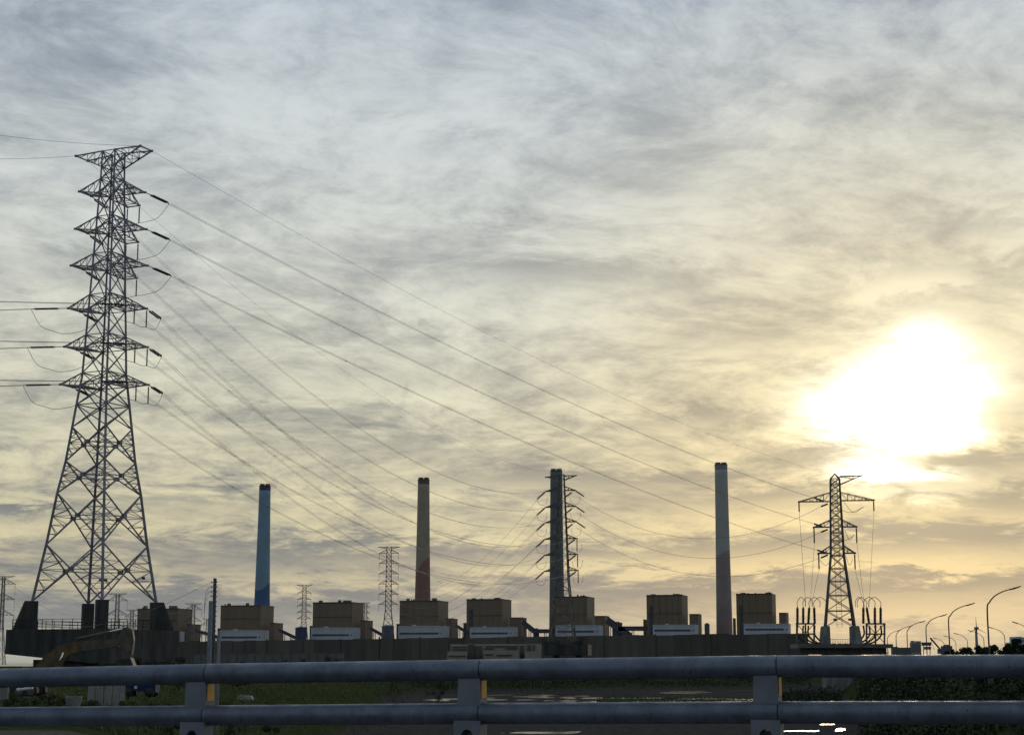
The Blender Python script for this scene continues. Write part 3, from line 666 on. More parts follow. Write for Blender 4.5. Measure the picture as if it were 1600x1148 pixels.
def cable_rack(px0, px1, ytop, bush, side, label):
    t_ = thing('cable_rack', at((px0 + px1) / 2, 1006, YR - 2), label, 'cable rack')
    y0, y1 = YR - 4, YR
    for px in (px0, (px0 + px1) / 2, px1):
        for yd in (y0, y1): MB().beam(at(px, 1006, yd), at(px, ytop, yd), .45).build('rack_post', STEEL2, t_)
    for yd in (y0, y1):
        for py in (ytop, (ytop + 1006) / 2): MB().beam(at(px0 - 1.5, py, yd), at(px1 + 1.5, py, yd), .42).build('rack_beam', STEEL2, t_)
        for a, b in ((px0, px1), (px1, px0)): MB().beam(at(a, 1004, yd), at(b, ytop, yd), .2).build('rack_brace', STEEL2, t_)
    ends = []
    for j, (px, tilt) in enumerate(bush):
        yd = (y0, y1)[j % 2]; a = at(px, ytop, yd); b = at(px + tilt, ytop - 27, yd); mb = MB(); ribbed(mb, a, a.lerp(b, .92), .42, 12, 8, .7); se = mb.build('sealing_end', INS, t_); ends.append(b)
        MB().tube([a.lerp(b, .9), b], .16, 6).build('terminal_stem', STEEL2, se)
        mb = MB(); mb.tube(cat_rom([a - Vector((0, 0, .5)), a - Vector((0, 0, 3.2)), a + Vector((-side * 2.2, 0, -5.2)), a + Vector((-side * 6., 0, -6.)), a + Vector((-side * 9., 0, -5.7))]), .26, 6); mb.build('cable', BLACK, t_)
    for j, (px, tilt) in enumerate(bush):
        a = ends[j]; b = a + Vector((side * -1 * (2.2 + .4 * j), 0, .6)); h = 2.3
        MB().tube(cat_rom([a, a + Vector((0, 0, 1.3)), a.lerp(b, .5) + Vector((0, 0, h)), b + Vector((0, 0, .9)), b - Vector((0, 0, .8))]), .09, 5).build('loop_wire', WIRE, t_)
    return ends
cable_rack(1245, 1272, 974, [(1246, 0), (1255, 0), (1263, 1.5), (1273, -1)], -1, 'steel rack of dark cable sealing ends left of the terminal pylon')
cable_rack(1354, 1382, 974, [(1349, 0), (1358, -4), (1367, 0), (1376, 0)], 1, 'steel rack of dark cable sealing ends right of the terminal pylon')
drop = [(arm1[0][0], at(1259, 945, YR - 2), 'outer left'), (arm2[0][0], at(1266, 945, YR - 2), 'middle left'), (arm3[0][0], at(1268, 945, YR - 2), 'inner left'),
        (arm1[1][1], at(1358, 950, YR - 2), 'outer right'), (arm2[1][1], at(1350, 940, YR - 2), 'middle right'), (arm3[1][1], at(1348, 940, YR - 2), 'inner right')]
for j, (a, b, nm) in enumerate(drop):
    h = Tp.hang(a, (3., 4.6, 4.6)[j % 3], .24, INS)
    wire(h, b, 0., '%s dropper cable hanging from the right terminal pylon' % nm, .055, n=4, name='dropper_cable')
for sx_ in (-1, 1):
    for y0, x1, y1 in ((786, 1348 if sx_ > 0 else 1262, 808), (829, 1334 if sx_ > 0 else 1276, 842), (868, 1332, 885)):
        a = Vector((rx + sx_ * 1.8, YR - 3, zr(y0))); b = at(x1 if sx_ > 0 else 2 * 1306 - x1, y0 + 6, YR - 3)
        Tp.part('jumper_wire', MB().tube(cat_rom([a, a.lerp(b, .5) - Vector((0, 0, 2.2)), b]), .06, 4), WIRE)

# ---- far suspension pylons
def far_pylon(px, Y, ytop, levels, half, topbar, wtop, wbase, ybase, label, phi=.0, lw=.34, drop=3.2):
    zf = lambda y: zat(y, Y); k = xat(801, 950, Y) - xat(800, 950, Y); x = xat(px, (ytop + ybase) / 2, Y)
    kink = levels[-1] + (levels[1] - levels[0]) * .6 if len(levels) > 1 else ybase - 20
    prof = [(zf(ybase), wbase / 2 * k * 1.3), (zf(min(kink, ybase - 3)), wtop * .8 * k * 1.1), (zf(ytop), wtop / 2 * k * 1.3)]
    p = Pylon('lattice_pylon', label, x, Y, prof, phi, STEELF, 'far pylons on the skyline'); p.legs(lw * 1.1, lw * .8)
    zs = [zf(y) for y in np.linspace(ybase, min(kink, ybase - 3), 5)]; p.panels(zs, lw * .55)
    p.panels([zf(y) for y in np.linspace(min(kink, ybase - 3), ytop, 2 * len(levels) + 2)], lw * .5)
    for y in levels:
        dy = (levels[1] - levels[0]) * .36 if len(levels) > 1 else 5
        for sd in ('-u', '+u'):
            t_ = p.arm(sd, zf(y), zf(y - dy), half * k, .3, lw * .65, 2); p.hang((t_[0] + t_[1]) / 2, drop, lw * .35, STEELF)
    for sd in ('-u', '+u'): p.arm(sd, zf(ytop + 3), zf(ytop), topbar * k, .2, lw * .6, 2, 'earth_wire_arm', lift=zf(ytop) - zf(ytop + 3))
    return p
far_pylon(607, 1300, 854, (864, 880, 896, 912, 928, 944), 15, 17, 7.5, 22, 1003, 'tallest far lattice pylon, between the second and third boiler houses from left', .1, .42, 5.)
far_pylon(475, 2250, 913.5, (926, 936, 946, 956, 966), 10.5, 12, 5.5, 15, 1000, 'far lattice pylon right of the blue chimney boiler house', .1, .6, 3.)
far_pylon(2.5, 800, 900, (912, 936, 961), 18.5, 17, 4, 16, 1038, 'far lattice pylon cut by the left edge of the picture', 0, .24, 5.4)
far_pylon(182, 1100, 927, (938, 960, 982), 15.5, 14, 5, 14, 1035, 'far lattice pylon seen between pedestals of the big pylon platform', 0, .28, 5.2)
far_pylon(205, 1700, 952, (963, 978), 11, 10, 4, 10, 1035, 'smallest faint pylon left of the leftmost boiler house', 0, .34, 4.)
far_pylon(301, 1300, 942.5, (952, 970, 986), 13, 13, 4.5, 12, 1035, 'far lattice pylon between leftmost boiler house and tall pole', 0, .3, 5.)
far_pylon(571, 2450, 941, (948, 957, 966, 975), 6, 7, 4, 9, 1000, 'small far pylon half hidden behind the second boiler house', 0, .5, 2.4)
far_pylon(323, 1900, 966, (976, 990), 9, 8, 3, 8, 1035, 'faint small pylon just left of the tall pole', 0, .3, 3.)
for k, (a, b, sg) in enumerate((((20, 914, 800), (170, 950, 1100), 9), ((20, 938, 800), (170, 972, 1100), 9), ((197, 939, 1100), (290, 953, 1300), 5), ((20, 962, 800), (170, 990, 1100), 8))):
    wire(at(*a), at(*b), sg, 'faint far wire behind the big pylon base, %s' % ('uppermost left', 'middle left', 'right of the far pylon', 'lowest left')[k], .05)

# ------------------------------------------------------------------ power station
def plant_mat(name, c, c2, rough=.75, sc=.03, streak=(6., 6., .35)):
    return mat(name, c, rough, 0., 0., sc, col2=c2, streak=streak, detail=5.)
BROWN = plant_mat('brown_cladding', (.185, .138, .088), (.148, .112, .073))
BROWN2 = plant_mat('red_brown_cladding', (.172, .120, .087), (.140, .099, .072))
PALE = plant_mat('pale_grey_cladding', (.46, .48, .52), (.38, .40, .44))
DARKGL = mat('dark_window_band', (.045, .05, .065), .3)
DKPANEL = mat('dark_purple_cladding', (.055, .048, .058), .6)
SILO = plant_mat('dark_blue_silo_paint', (.045, .06, .11), (.035, .048, .085))
SILO2 = plant_mat('grey_blue_silo_paint', (.085, .105, .14), (.07, .085, .11))
GIRD = mat('dark_conveyor_cladding', (.06, .062, .075), .7, 0., .2, .05)
AL = math.radians(14); RDV = Vector((math.cos(AL), -math.sin(AL), 0)); NDV = Vector((math.sin(AL), math.cos(AL), 0))
def px_box(mb, x0, x1, yt, yb, Y, D):
    xa, xb_ = xat(x0, yt, Y), xat(x1, yt, Y); W = max(.5, (xb_ - xa - D * math.sin(AL)) / math.cos(AL))
    zt, zb_ = zat(yt, Y), (zat(yb, Y) if yb else 2.); f_ = Vector((xa, Y, 0)); r_ = f_ + RDV * W
    b = [f_, r_, r_ + NDV * D, f_ + NDV * D]
    return mb.add([(p.x, p.y, zb_) for p in b] + [(p.x, p.y, zt) for p in b], [(3, 2, 1, 0), (4, 5, 6, 7), (0, 1, 5, 4), (1, 2, 6, 5), (2, 3, 7, 6), (3, 0, 4, 7)])
def plantY(px): return 2262 - (px - 380) * .335
HOUSES = [ # x0, x1, top, annex x1, annex top, hall x0, x1, y0, y1, penthouses, dark shaft, label
 (215, 294, 951, 308, 975, 281, 289, 986, 1007, [(224, 230, 946), (264, 277, 946)], None, 'brown boiler house partly hidden behind the big pylon platform'),
 (345, 423, 946, 438, 973, 344, 419, 984.5, 1005, [(355, 360, 942), (384, 389, 941.5)], None, 'brown boiler house at the foot of the blue chimney'),
 (489, 565, 941, 580, 969, 486, 562, 980.5, 1002, [(499, 504, 937.5), (528, 533, 937), (536, 549, 937.5)], None, 'brown boiler house between the blue chimney and the tan chimney'),
 (624.5, 699, 938.5, 714, 966, 622, 702, 978, 999.5, [(635, 640, 934.5), (675, 683, 934)], None, 'brown boiler house at the foot of the tan and red chimney'),
 (729, 799, 936, 823, 964.5, 734, 809, 980, 997, [(737, 744, 934), (772, 782, 933.3)], (733, 739, 951), 'brown boiler house between the tan chimney and the green grey chimney'),
 (866, 931, 932, 954, 962, 868, 943, 977, 994.5, [(906, 915, 930)], None, 'brown boiler house behind the middle pylon, right of the green grey chimney'),
 (1010, 1079, 929.5, 1100, 959, 1020, 1093, 976, 992, [(1017, 1025, 927.7), (1055, 1063, 927.2)], (1015, 1021, 946), 'brown boiler house left of the grey chimney'),
 (1150, 1219, 927.5, 1238, 957, 1162, 1238, 974.5, 990.5, [(1157, 1166, 925.5), (1196, 1206, 925)], (1155, 1161, 945), 'brown boiler house right of the grey chimney'),
]
for (x0, x1, yt, x2, yt2, hx0, hx1, hy0, hy1, pent, shaft, lab) in HOUSES:
    Y = plantY((x0 + x1) / 2); root = thing('boiler_house', (xat((x0 + x1) / 2, yt, Y), Y, 2), lab, 'boiler house')
    w = px_box(MB(), x0, x1, yt, None, Y, 46).build('wall', BROWN, root)
    px_box(MB(), x0 - .4, x1 + .4, yt - .6, yt + 1.0, Y - .5, 47).build('parapet', DKPANEL, root)
    px_box(MB(), x1 - 2, x2, yt2, None, Y - 8, 30).build('annex', BROWN2, root)
    px_box(MB(), x1 - 2.2, x2 + .3, yt2 - .5, yt2 + .8, Y - 8.5, 31).build('annex_parapet', DKPANEL, root)
    px_box(MB(), x0 - 5, x0 + 3, yt2 + 8, None, Y + 6, 20).build('side_annex', DKPANEL, root)
    for a, b, c in pent: px_box(MB(), a, b, c, yt + .5, Y + 10, 5).build('penthouse', BROWN2, root)
    if shaft: px_box(MB(), shaft[0], shaft[1], shaft[2], 992, Y - 1.2, 1.).build('duct_shaft', DKPANEL, root)
    for j in range(R.randint(3, 6)):
        px = R.uniform(x0 + 3, x1 - 12); hgt = R.uniform(.8, 3.2); px_box(MB(), px, px + R.uniform(1.6, 3.), yt - hgt, yt, Y + 8 + j, 1.).build('roof_pipe', DKPANEL, root)
    px_box(MB(), x0 + 1, x1 - 12, (yt + 985) / 2, (yt + 985) / 2 + .5, Y - 1.2, .8).build('ledge', BROWN2, root)
    px_box(MB(), x2 - 7, x2 - 6, yt2 - 1.5, yt2, Y - 4, 1.).build('roof_pipe', DKPANEL, root)
    for j in range(1, 6):                          # cladding joints stand a little proud
        xj = x0 + (x1 - x0) * .86 * j / 6; px_box(MB(), xj, xj + .35, yt + 1, 992, Y - .35 - (xj - x0) * .2, .25).build('cladding_rib', BROWN2, root)
    if hx1 - hx0 > 20:
        Yh = Y - 70; h = px_box(MB(), hx0, hx1, hy0, None, Yh, 24)
        hall = h.build('turbine_hall', PALE, root)
        px_box(MB(), hx0 - .3, hx1 + .3, hy0 - .5, hy0 + .9, Yh - .4, 25).build('eaves', PALE, hall)
        fr = (hx1 - hx0); off = lambda q_: -(q_ * fr * .72 * math.tan(AL))
        def band(q0, q1, ya, yb, m, nm):
            xa = xat(hx0, hy0, Yh); f0 = Vector((xa, Yh, 0)); xb_ = xat(hx1, hy0, Yh); W = (xb_ - xa - 24 * math.sin(AL)) / math.cos(AL)
            p = f0 + RDV * (W * q0) - NDV * .15; r_ = f0 + RDV * (W * q1) - NDV * .15; d = NDV * .5; mb = MB()
            b = [p, r_, r_ + d, p + d]; zt, zb_ = zat(ya, Yh), zat(yb, Yh)
            mb.add([(v.x, v.y, zb_) for v in b] + [(v.x, v.y, zt) for v in b], [(3, 2, 1, 0), (4, 5, 6, 7), (0, 1, 5, 4), (1, 2, 6, 5), (2, 3, 7, 6), (3, 0, 4, 7)]); mb.build(nm, m, hall)
        mh = (hy0 + hy1) / 2 + .6
        for j in range(10): band(.035 + j * .085, .035 + (j + 1) * .085 - .004, mh - 1.5, mh + 1.5, DARKGL, 'window')
        band(.93, .955, mh - 1.2, mh + 1.2, DARKGL, 'window')
        px_box(MB(), hx0 + fr * .27, hx0 + fr * .35, hy0 - 2.2, hy0, Yh + 4, 6).build('roof_vent', PALE, hall)
    else:
        px_box(MB(), hx0, hx1, hy0, None, Y - 12, 1).build('turbine_hall', PALE, root)
def silo(px, w, yt, Y, m, lab):
    k = xat(801, 990, Y) - xat(800, 990, Y); x = xat(px, 990, Y); r_ = w / 2 * k; zt = zat(yt, Y)
    root = thing('coal_silo', (x, Y, 2), lab, 'silo'); mb = MB(); mb.tube([(x, Y, 2), (x, Y, zt)], r_, 28); mb.build('shell', m, root, False)
    mb = MB(); mb.tube([(x, Y, zt - .2), (x, Y, zt + 1.)], [r_ * 1.03, r_ * 1.03], 28); mb.tube([(x, Y, zt + 1.), (x, Y, zt + 2.6)], [r_, r_ * .2], 28); mb.build('roof', m, root)
    mb = MB(); mb.tube([(x, Y, zt * .55), (x, Y, zt * .55 + .8)], r_ * 1.025, 28); mb.build('band', GIRD, root)
silo(470.5, 18.5, 981.5, 2120, SILO, 'dark blue silo right of the blue chimney boiler house')
silo(606, 19, 979, 2080, SILO2, 'grey blue silo left of the tan chimney boiler house')
silo(838, 9, 984, 2040, SILO2, 'narrow blue silo between middle boiler houses')
silo(965, 15, 974, 1990, SILO2, 'grey silo right of the boiler house behind the middle pylon')
silo(1105, 8, 976, 1980, SILO2, 'small blue grey silo left of the grey chimney')
def conveyor(a, b, Y, lab, th=3.4, legs=3):
    p, q_ = at(*a, Y), at(*b, Y); root = thing('coal_conveyor', (p.x, Y, 2), lab, 'conveyor'); d = (q_ - p)
    MB().beam(p, q_, 6., th).build('gallery', GIRD, root); MB().beam(p + Vector((0, 0, th * .5 + .35)), q_ + Vector((0, 0, th * .5 + .35)), 7., .7).build('roof', DKPANEL, root)
    for j in range(legs):
        c = p.lerp(q_, (j + .7) / (legs + .4)); mb = MB()
        for s_ in (-2, 2): mb.beam(Vector((c.x + s_, Y, 2)), Vector((c.x + s_ * .5, Y, c.z - th * .5)), .9)
        mb.beam(Vector((c.x - 1.6, Y, c.z * .6)), Vector((c.x + 1.4, Y, c.z * .75)), .6); mb.build('trestle', GIRD, root)
conveyor((306, 985), (346, 997), 2200, 'sloping conveyor behind the tall dark pole')
conveyor((436, 984), (474, 1002), 2150, 'sloping conveyor from blue chimney boiler house to dark blue silo')
conveyor((578, 981), (612, 1000), 2110, 'sloping conveyor falling to the grey blue silo')
conveyor((712, 977), (737, 992), 2070, 'short sloping conveyor between tan chimney house and its right neighbour')
conveyor((816, 971), (840, 990), 2040, 'sloping conveyor at the narrow blue silo', 6.)
conveyor((832, 986), (872, 986), 2030, 'level conveyor bridge left of the middle pylon', 4., 1)
conveyor((948, 968), (985, 994), 1985, 'thick sloping conveyor right of the middle pylon', 8.)
conveyor((966, 982), (1012, 982), 1985, 'level conveyor bridge left of the grey chimney boiler house', 4.5, 1)

# ---- chimneys
def stack_mat(name, kind):
    m = bpy.data.materials.new(name); m.use_nodes = True; t_ = m.node_tree; g_ = G(t_); b = t_.nodes['Principled BSDF']; b.inputs['Roughness'].default_value = .8
    o_ = g_.n('ShaderNodeTexCoord').outputs['Object']; x, y, z = g_.sep(o_)
    wob = g_.mul(g_.sub(g_.noise(o_, .03, 3.), .5), 10.)
    if kind == 'blue':
        dx2 = g_.add(x, 4.); dz2 = g_.sub(z, 151.); disc = g_.m('SQRT', g_.add(g_.mul(g_.mul(dx2, dx2), 5.), g_.mul(g_.m('MINIMUM', dz2, 0.), g_.m('MINIMUM', dz2, 0.))))
        c = g_.mix(g_.sm(disc, 46., 47.), (.19, .30, .385), (.055, .125, .265))
        c = g_.mix(g_.sm(g_.sub(g_.add(z, g_.mul(x, -1.6)), wob), 66., 68., 1., 0.), c, (.085, .19, .34))
        fish = g_.m('MAXIMUM', g_.m('MULTIPLY', g_.sm(g_.m('ABSOLUTE', g_.sub(g_.sub(z, 72.), g_.mul(x, 1.6))), 1.2, 1.8, 1., 0.), g_.sm(g_.m('ABSOLUTE', x), 5., 6., 1., 0.)),
                       g_.m('MULTIPLY', g_.sm(g_.m('ABSOLUTE', g_.sub(z, 66.)), 2., 2.6, 1., 0.), g_.sm(g_.m('ABSOLUTE', g_.add(x, 1.)), 4.5, 5.2, 1., 0.)))
        c = g_.mix(g_.mul(fish, .7), c, (.20, .27, .36)); top = (.045, .055, .075)
    elif kind == 'tan':
        c = g_.mix(g_.sm(g_.add(g_.sub(z, g_.mul(x, 1.1)), g_.mul(wob, 1.6)), 136., 138.), (.25, .135, .105), (.32, .27, .20)); top = (.10, .062, .055)
    elif kind == 'green':
        c = g_.mix(g_.sm(g_.sub(z, wob), 60., 150.), (.105, .118, .114), (.13, .145, .138)); top = (.095, .105, .10)
    else:
        c = g_.mix(g_.sm(g_.add(g_.sub(z, g_.mul(x, .5)), g_.mul(wob, 1.2)), 138., 141.), (.27, .215, .205), (.36, .35, .325)); top = (.16, .16, .16)
    spots = g_.noise(o_, .16, 1., .4); c = g_.mix(g_.mul(g_.sm(spots, .70, .73), .35), c, (.33, .33, .33))
    c = g_.mix(g_.mul(g_.sm(g_.noise(o_, .05, 5.), .35, .75), .25), c, (.08, .08, .08))
    c = g_.mix(g_.sm(z, 241., 242.), c, top)
    t_.links.new(c, b.inputs['Base Color']); return m
def chimney(px_t, yt, px_b, wt_, wb_, kind, lab):
    d = direction(px_t, yt); Y = (250 + 3 - ZC) / (d.z / d.y); zt = zat(yt + 2.2, Y)
    x = (xat(px_t, yt, Y) + xat(px_b, 985, Y)) / 2; k = Y / F * 1.02; root = thing('chimney', (x, Y, 3), lab, 'chimney')
    mb = MB(); mb.tube([(x, Y, 3 + (zt - 3) * i / 16) for i in range(17)], [(wb_ * 1.06 + (wt_ - wb_ * 1.06) * (1 - (1 - i / 16) ** 1.35)) / 2 * k for i in range(17)], 40)
    mb.build('shaft', stack_mat(kind + '_painted_chimney', kind), root, True)
    mb = MB(); mb.tube([(x, Y, zt - .6), (x, Y, zt + .5)], wt_ / 2 * k * 1.03, 40); mb.build('rim', DKPANEL, root)
    for s_ in (-1, 1):
        mb = MB(); mb.tube([(x + s_ * wt_ * k * .235, Y, zt - 1), (x + s_ * wt_ * k * .235, Y, zt + 3.2 * k)], wt_ * k * .205, 20); fl = mb.build('flue', CONC2 if kind in ('green', 'grey') else BROWN2, root)
        mb = MB(); mb.tube([(x + s_ * wt_ * k * .235, Y, zt + 2.6 * k), (x + s_ * wt_ * k * .235, Y, zt + 3.3 * k)], wt_ * k * .22, 20); mb.build('flue_cap', DKPANEL, fl)
chimney(414, 757, 408.5, 17.5, 27, 'blue', 'tall chimney painted light and deep blue')
chimney(662, 747, 660, 18, 27, 'tan', 'tall chimney painted tan above and red below')
chimney(868.5, 733.5, 871, 18.5, 24, 'green', 'tall green grey chimney behind the middle pylon')
chimney(1126.5, 723.5, 1132, 19.5, 24.5, 'grey', 'tall grey chimney with mauve lower half, nearest of the four')

# ---- coal yard wall, low wall and low buildings in front of the plant
WALL = plant_mat('dark_dust_fence', (.100, .086, .074), (.076, .066, .058), .85, .12, (2., 2., .4))
WALL2 = plant_mat('grey_low_wall', (.12, .125, .125), (.095, .098, .098), .85, .12, (2., 2., .4))
BEIGE = plant_mat('beige_yard_cladding', (.31, .275, .22), (.25, .22, .18), .8, .1, (1., 1., .3))
WALLS = [WALL, plant_mat('dark_dust_fence_worn', (.110, .094, .080), (.082, .071, .061), .85, .12, (2., 2., .4)), plant_mat('dark_dust_fence_sooty', (.078, .067, .058), (.058, .050, .044), .85, .12, (2., 2., .4))]
wl = thing('coal_yard_wall', at(760, 1030, 850), 'long dark brown dust fence running below the boiler houses', 'wall')
NP = 44; ends_ = (at(262, 1008, 1000), at(1262, 990.5, 715))
for j in range(NP):
    a = ends_[0].lerp(ends_[1], j / NP); b = ends_[0].lerp(ends_[1], (j + 1) / NP); zt = 22.2 + R.uniform(-.25, .25); d = (b - a); d.z = 0; d.normalize(); nn = Vector((d.y, -d.x, 0)) * R.uniform(-.08, .08)
    mb = MB(); mb.prism([Vector((a.x, a.y, 1)) + nn + d * .05, Vector((b.x, b.y, 1)) + nn - d * .05, Vector((b.x, b.y, zt)) + nn - d * .05, Vector((a.x, a.y, zt)) + nn + d * .05], Vector((d.y, -d.x, 0)) * .5); mb.build('wall_panel', R.choice(WALLS), wl)
    if j % 3 == 0: MB().box((a.x + d.y * .5, a.y - d.x * .5, 11.8 + R.uniform(-.3, .6)), (.4, .4, 21.4), math.atan2(d.y, d.x)).build('wall_post', WALL, wl)
lw_ = thing('low_wall', at(470, 1035, 420), 'pale grey low wall behind the far bushes left of centre', 'wall')
for j in range(17):
    a, b = at(300 + j * 14, 1022 - j * .12, 470 - j * 2), at(314 + j * 14, 1022 - (j + 1) * .12, 468 - j * 2); mb = MB()
    z0 = 1.; mb.prism([(a.x, a.y, z0), (b.x - .06, b.y, z0), (b.x - .06, b.y, b.z), (a.x, a.y, b.z)], (0, .35, 0)); mb.build('wall_panel', WALL2, lw_)
    MB().box((a.x, a.y - .3, (a.z + z0) / 2 + .1), (.3, .3, a.z - z0 + .2)).build('wall_post', WALL2, lw_)
yb_ = thing('yard_building', at(775, 1030, 640), 'low beige stepped yard building below the fourth boiler house', 'building')
def plain_box(x0, x1, yt, yb, Y, D, m, name, parent):
    a, b = at(x0, yt, Y), at(x1, yt, Y); z0 = zat(yb, Y) if yb else 1.
    return MB().box(((a.x + b.x) / 2, Y + D / 2, (a.z + z0) / 2), (b.x - a.x, D, a.z - z0)).build(name, m, parent)
plain_box(704, 846, 1005.5, None, 655, 14, BEIGE, 'upper_block', yb_); plain_box(699, 729, 1017.5, None, 645, 8, BEIGE, 'lower_block', yb_); plain_box(756, 811, 1016, None, 645, 8, BEIGE, 'lower_block', yb_); plain_box(820, 845, 1017, None, 646, 8, BEIGE, 'lower_block', yb_)
for x0, x1, y0, y1 in ((706,728,1009.5,1011),(706,728,1013.5,1015),(759,809,1008.5,1010.2),(757,772,1012,1013.5),(790,808,1012,1013.4)): plain_box(x0, x1, y0, y1, 654.4, .5, DARKGL, 'louvre', yb_)
for x0, x1, y0, y1 in ((731,741,1006.5,1028),(742,753,1009,1028),(813,818,1008,1028),(824,829,1007,1016),(833,836,1007,1016)): plain_box(x0, x1, y0, y1, 654.2, .7, WALL, 'bay', yb_)
for x0, x1, y0, y1 in ((701,728,1023.5,1025),(758,770,1021,1023),(776,800,1022,1024)): plain_box(x0, x1, y0, y1, 644.5, .4, DARKGL, 'louvre', yb_)

# ------------------------------------------------------------------ left bank: poles, excavator, scrap
POLEM = mat('weathered_pole_concrete', (.19, .185, .18), .85, 0., .0, 2., col2=(.11, .108, .105), streak=(6., 6., .4), bump=.15, bscale=8.)
def pole(px0, yt, w, Y, lab, name, m=POLEM, knobs=0, steps=False):
    a = at(px0, yt, Y); k = Y / F; x = a.x; zg = gz(x, Y) - .3; root = thing(name, (x, Y, zg), lab, 'pole')
    mb = MB(); mb.tube([(x, Y, zg), (x, Y, a.z)], [w * k * .62, w * k * .48], 14); mb.build('shaft', m, root, True)
    out_ = []
    for j in range(knobs):
        p = Vector((x - w * k * .5, Y, a.z - .22 - j * .255)); mb = MB(); mb.tube([p, p - Vector((.09, 0, 0))], .02, 6); mb.tube([p - Vector((.08, 0, .05)), p - Vector((.08, 0, -.0)), p - Vector((.08, 0, -.05))], [.035, .055, .035], 8); mb.build('insulator', mat('white_porcelain', (.5, .5, .5), .3) if j == 0 and 'white_porcelain' not in bpy.data.materials else bpy.data.materials['white_porcelain'], root); out_.append(p - Vector((.12, 0, 0)))
    if steps:
        for j in range(12): z = a.z - .2 - j * .27; MB().beam(Vector((x, Y - .02, z)), Vector((x + w * k * .75, Y - .02, z)), .05).build('step_bolt', BLACK, root)
    return out_, root
kn, proot = pole(336, 903, 5.5, 95, 'tallest slim dark pole with insulators and step bolts', 'utility_pole', mat('dark_pole_timber', (.05, .048, .047), .85, 0., .3, 3.), 4, True)
pole(329.5, 938.5, 6.5, 93, 'shorter bluish concrete pole standing against the tall pole', 'utility_pole', mat('bluish_pole_concrete', (.13, .14, .165), .8, 0., .2, 3.))
pole(342.5, 985, 5, 94, 'shortest pale pole stub right of the tall pole', 'utility_pole', CONC2)
wire(kn[0], at(60, 972, 175), 1.3, 'thin cable from the tall pole down to the left', .011, n=14, name='overhead_cable')
for j in (1, 2, 3):
    p = kn[j]; MB().tube(cat_rom([p, p + Vector((-.16, 0, -.12)), p + Vector((-.3, 0, -.6)), p + Vector((-.32, 0, -1.6 - .1 * j))]), .008, 4).build('drop_wire', BLACK, proot)
YE = 122.0
YEL = mat('faded_yellow_paint', (.15, .10, .026), .7, 0., 0., 1.6, col2=(.05, .04, .022), bump=.1, bscale=6., detail=7.)
ARM_ = mat('dirty_grey_brown_paint', (.085, .072, .052), .7, 0., .35, 2.)
CHROME = mat('bright_rod', (.75, .75, .75), .25, 1.)
exb = at(35, 1088, YE); zg = gz(exb.x, YE)
ex = thing('excavator', (exb.x, YE, zg), 'faded yellow excavator with raised boom in front of the pylon platform', 'excavator')
def epoly(px, th, name, m, dy=0., parent=ex): return MB().prism([at(a, b, YE) + Vector((0, dy, 0)) for a, b in px], (0, th, 0)).build(name, m, parent)
bo = epoly([(50, 1047), (62, 1034), (77, 1020), (93, 1008), (108, 1003.5), (140, 1000.5), (184, 998), (187, 1003), (186, 1010), (160, 1014), (128, 1017), (112, 1021), (101, 1029), (88, 1044), (78, 1052), (56, 1054)], .62, 'boom', YEL)
epoly([(128, 1001.8), (184, 998.2), (186, 1009.5), (150, 1014.6), (129, 1016.5)], .66, 'boom_nose_plate', ARM_, parent=bo)
epoly([(184, 997), (193, 981), (200, 978.5), (208, 984), (210, 1000), (207, 1022), (200, 1036), (190, 1036), (191, 1014), (186, 1004)], .5, 'stick', ARM_)
bk = epoly([(188, 1030), (206, 1027), (212, 1042), (206, 1056), (190, 1062), (176, 1056), (170, 1046), (182, 1050)], 1.1, 'bucket', mat('rusty_bucket', (.04, .033, .028), .7, .3, .3, 2.))
for j in range(4): MB().beam(at(170, 1046, YE) + Vector((0, -.5 + j * .33, 0)), at(164, 1042, YE) + Vector((0, -.5 + j * .33, 0)), .14, .1, .06).build('bucket_tooth', BLACK, bk)
mb = MB(); mb.tube([at(119, 998, YE), at(169, 987, YE)], .11, 10); mb.build('arm_cylinder', ARM_, ex, True); MB().tube([at(169, 987, YE), at(199, 980.5, YE)], .06, 8).build('cylinder_rod', CHROME, ex, True)
for dy in (-.5, .5):
    MB().tube([at(84, 1054, YE) + Vector((0, dy, 0)), at(93, 1040, YE) + Vector((0, dy, 0))], .12, 10).build('boom_cylinder', YEL, ex, True); MB().tube([at(93, 1040, YE) + Vector((0, dy, 0)), at(102, 1019, YE) + Vector((0, dy, 0))], .07, 8).build('cylinder_rod', CHROME, ex, True)
mb = MB(); mb.prism([at(-50, 1062, YE), at(-48, 1050, YE), at(20, 1047.5, YE), at(60, 1050, YE), at(62, 1068, YE), at(-48, 1068, YE)], (0, 2.5, 0)); mb.build('house', YEL, ex)
cb = MB(); cb.prism([at(22, 1066, YE), at(24, 1045.5, YE), at(46, 1045.5, YE), at(56, 1056, YE), at(57, 1066, YE)], (0, .95, 0)); co = cb.build('cab', ARM_, ex); co.location.y -= .82
cb = MB(); cb.prism([at(27, 1056, YE), at(28, 1047, YE), at(44, 1047, YE), at(51, 1056, YE)], (0, 1.0, 0)); cw = cb.build('cab_window', DARKGL, co)
for (px, py) in ((34, 1043), (50, 1044)): MB().box(at(px, py, YE), (.2, .3, .2)).build('roof_lamp', BLACK, ex)
for dy in (-1.1, 1.1):
    pts = [(-42, 1069), (58, 1069), (66, 1074), (66, 1081), (58, 1087), (-42, 1087), (-50, 1081), (-50, 1074)]; tr = epoly(pts, .6, 'track', BLACK, dy)
    for j in range(6):
        c = at(-36 + j * 18.5, 1078, YE) + Vector((0, dy, 0)); MB().tube([c - Vector((0, .34, 0)), c + Vector((0, .34, 0))], .3, 12).build('track_wheel', ARM_, tr)
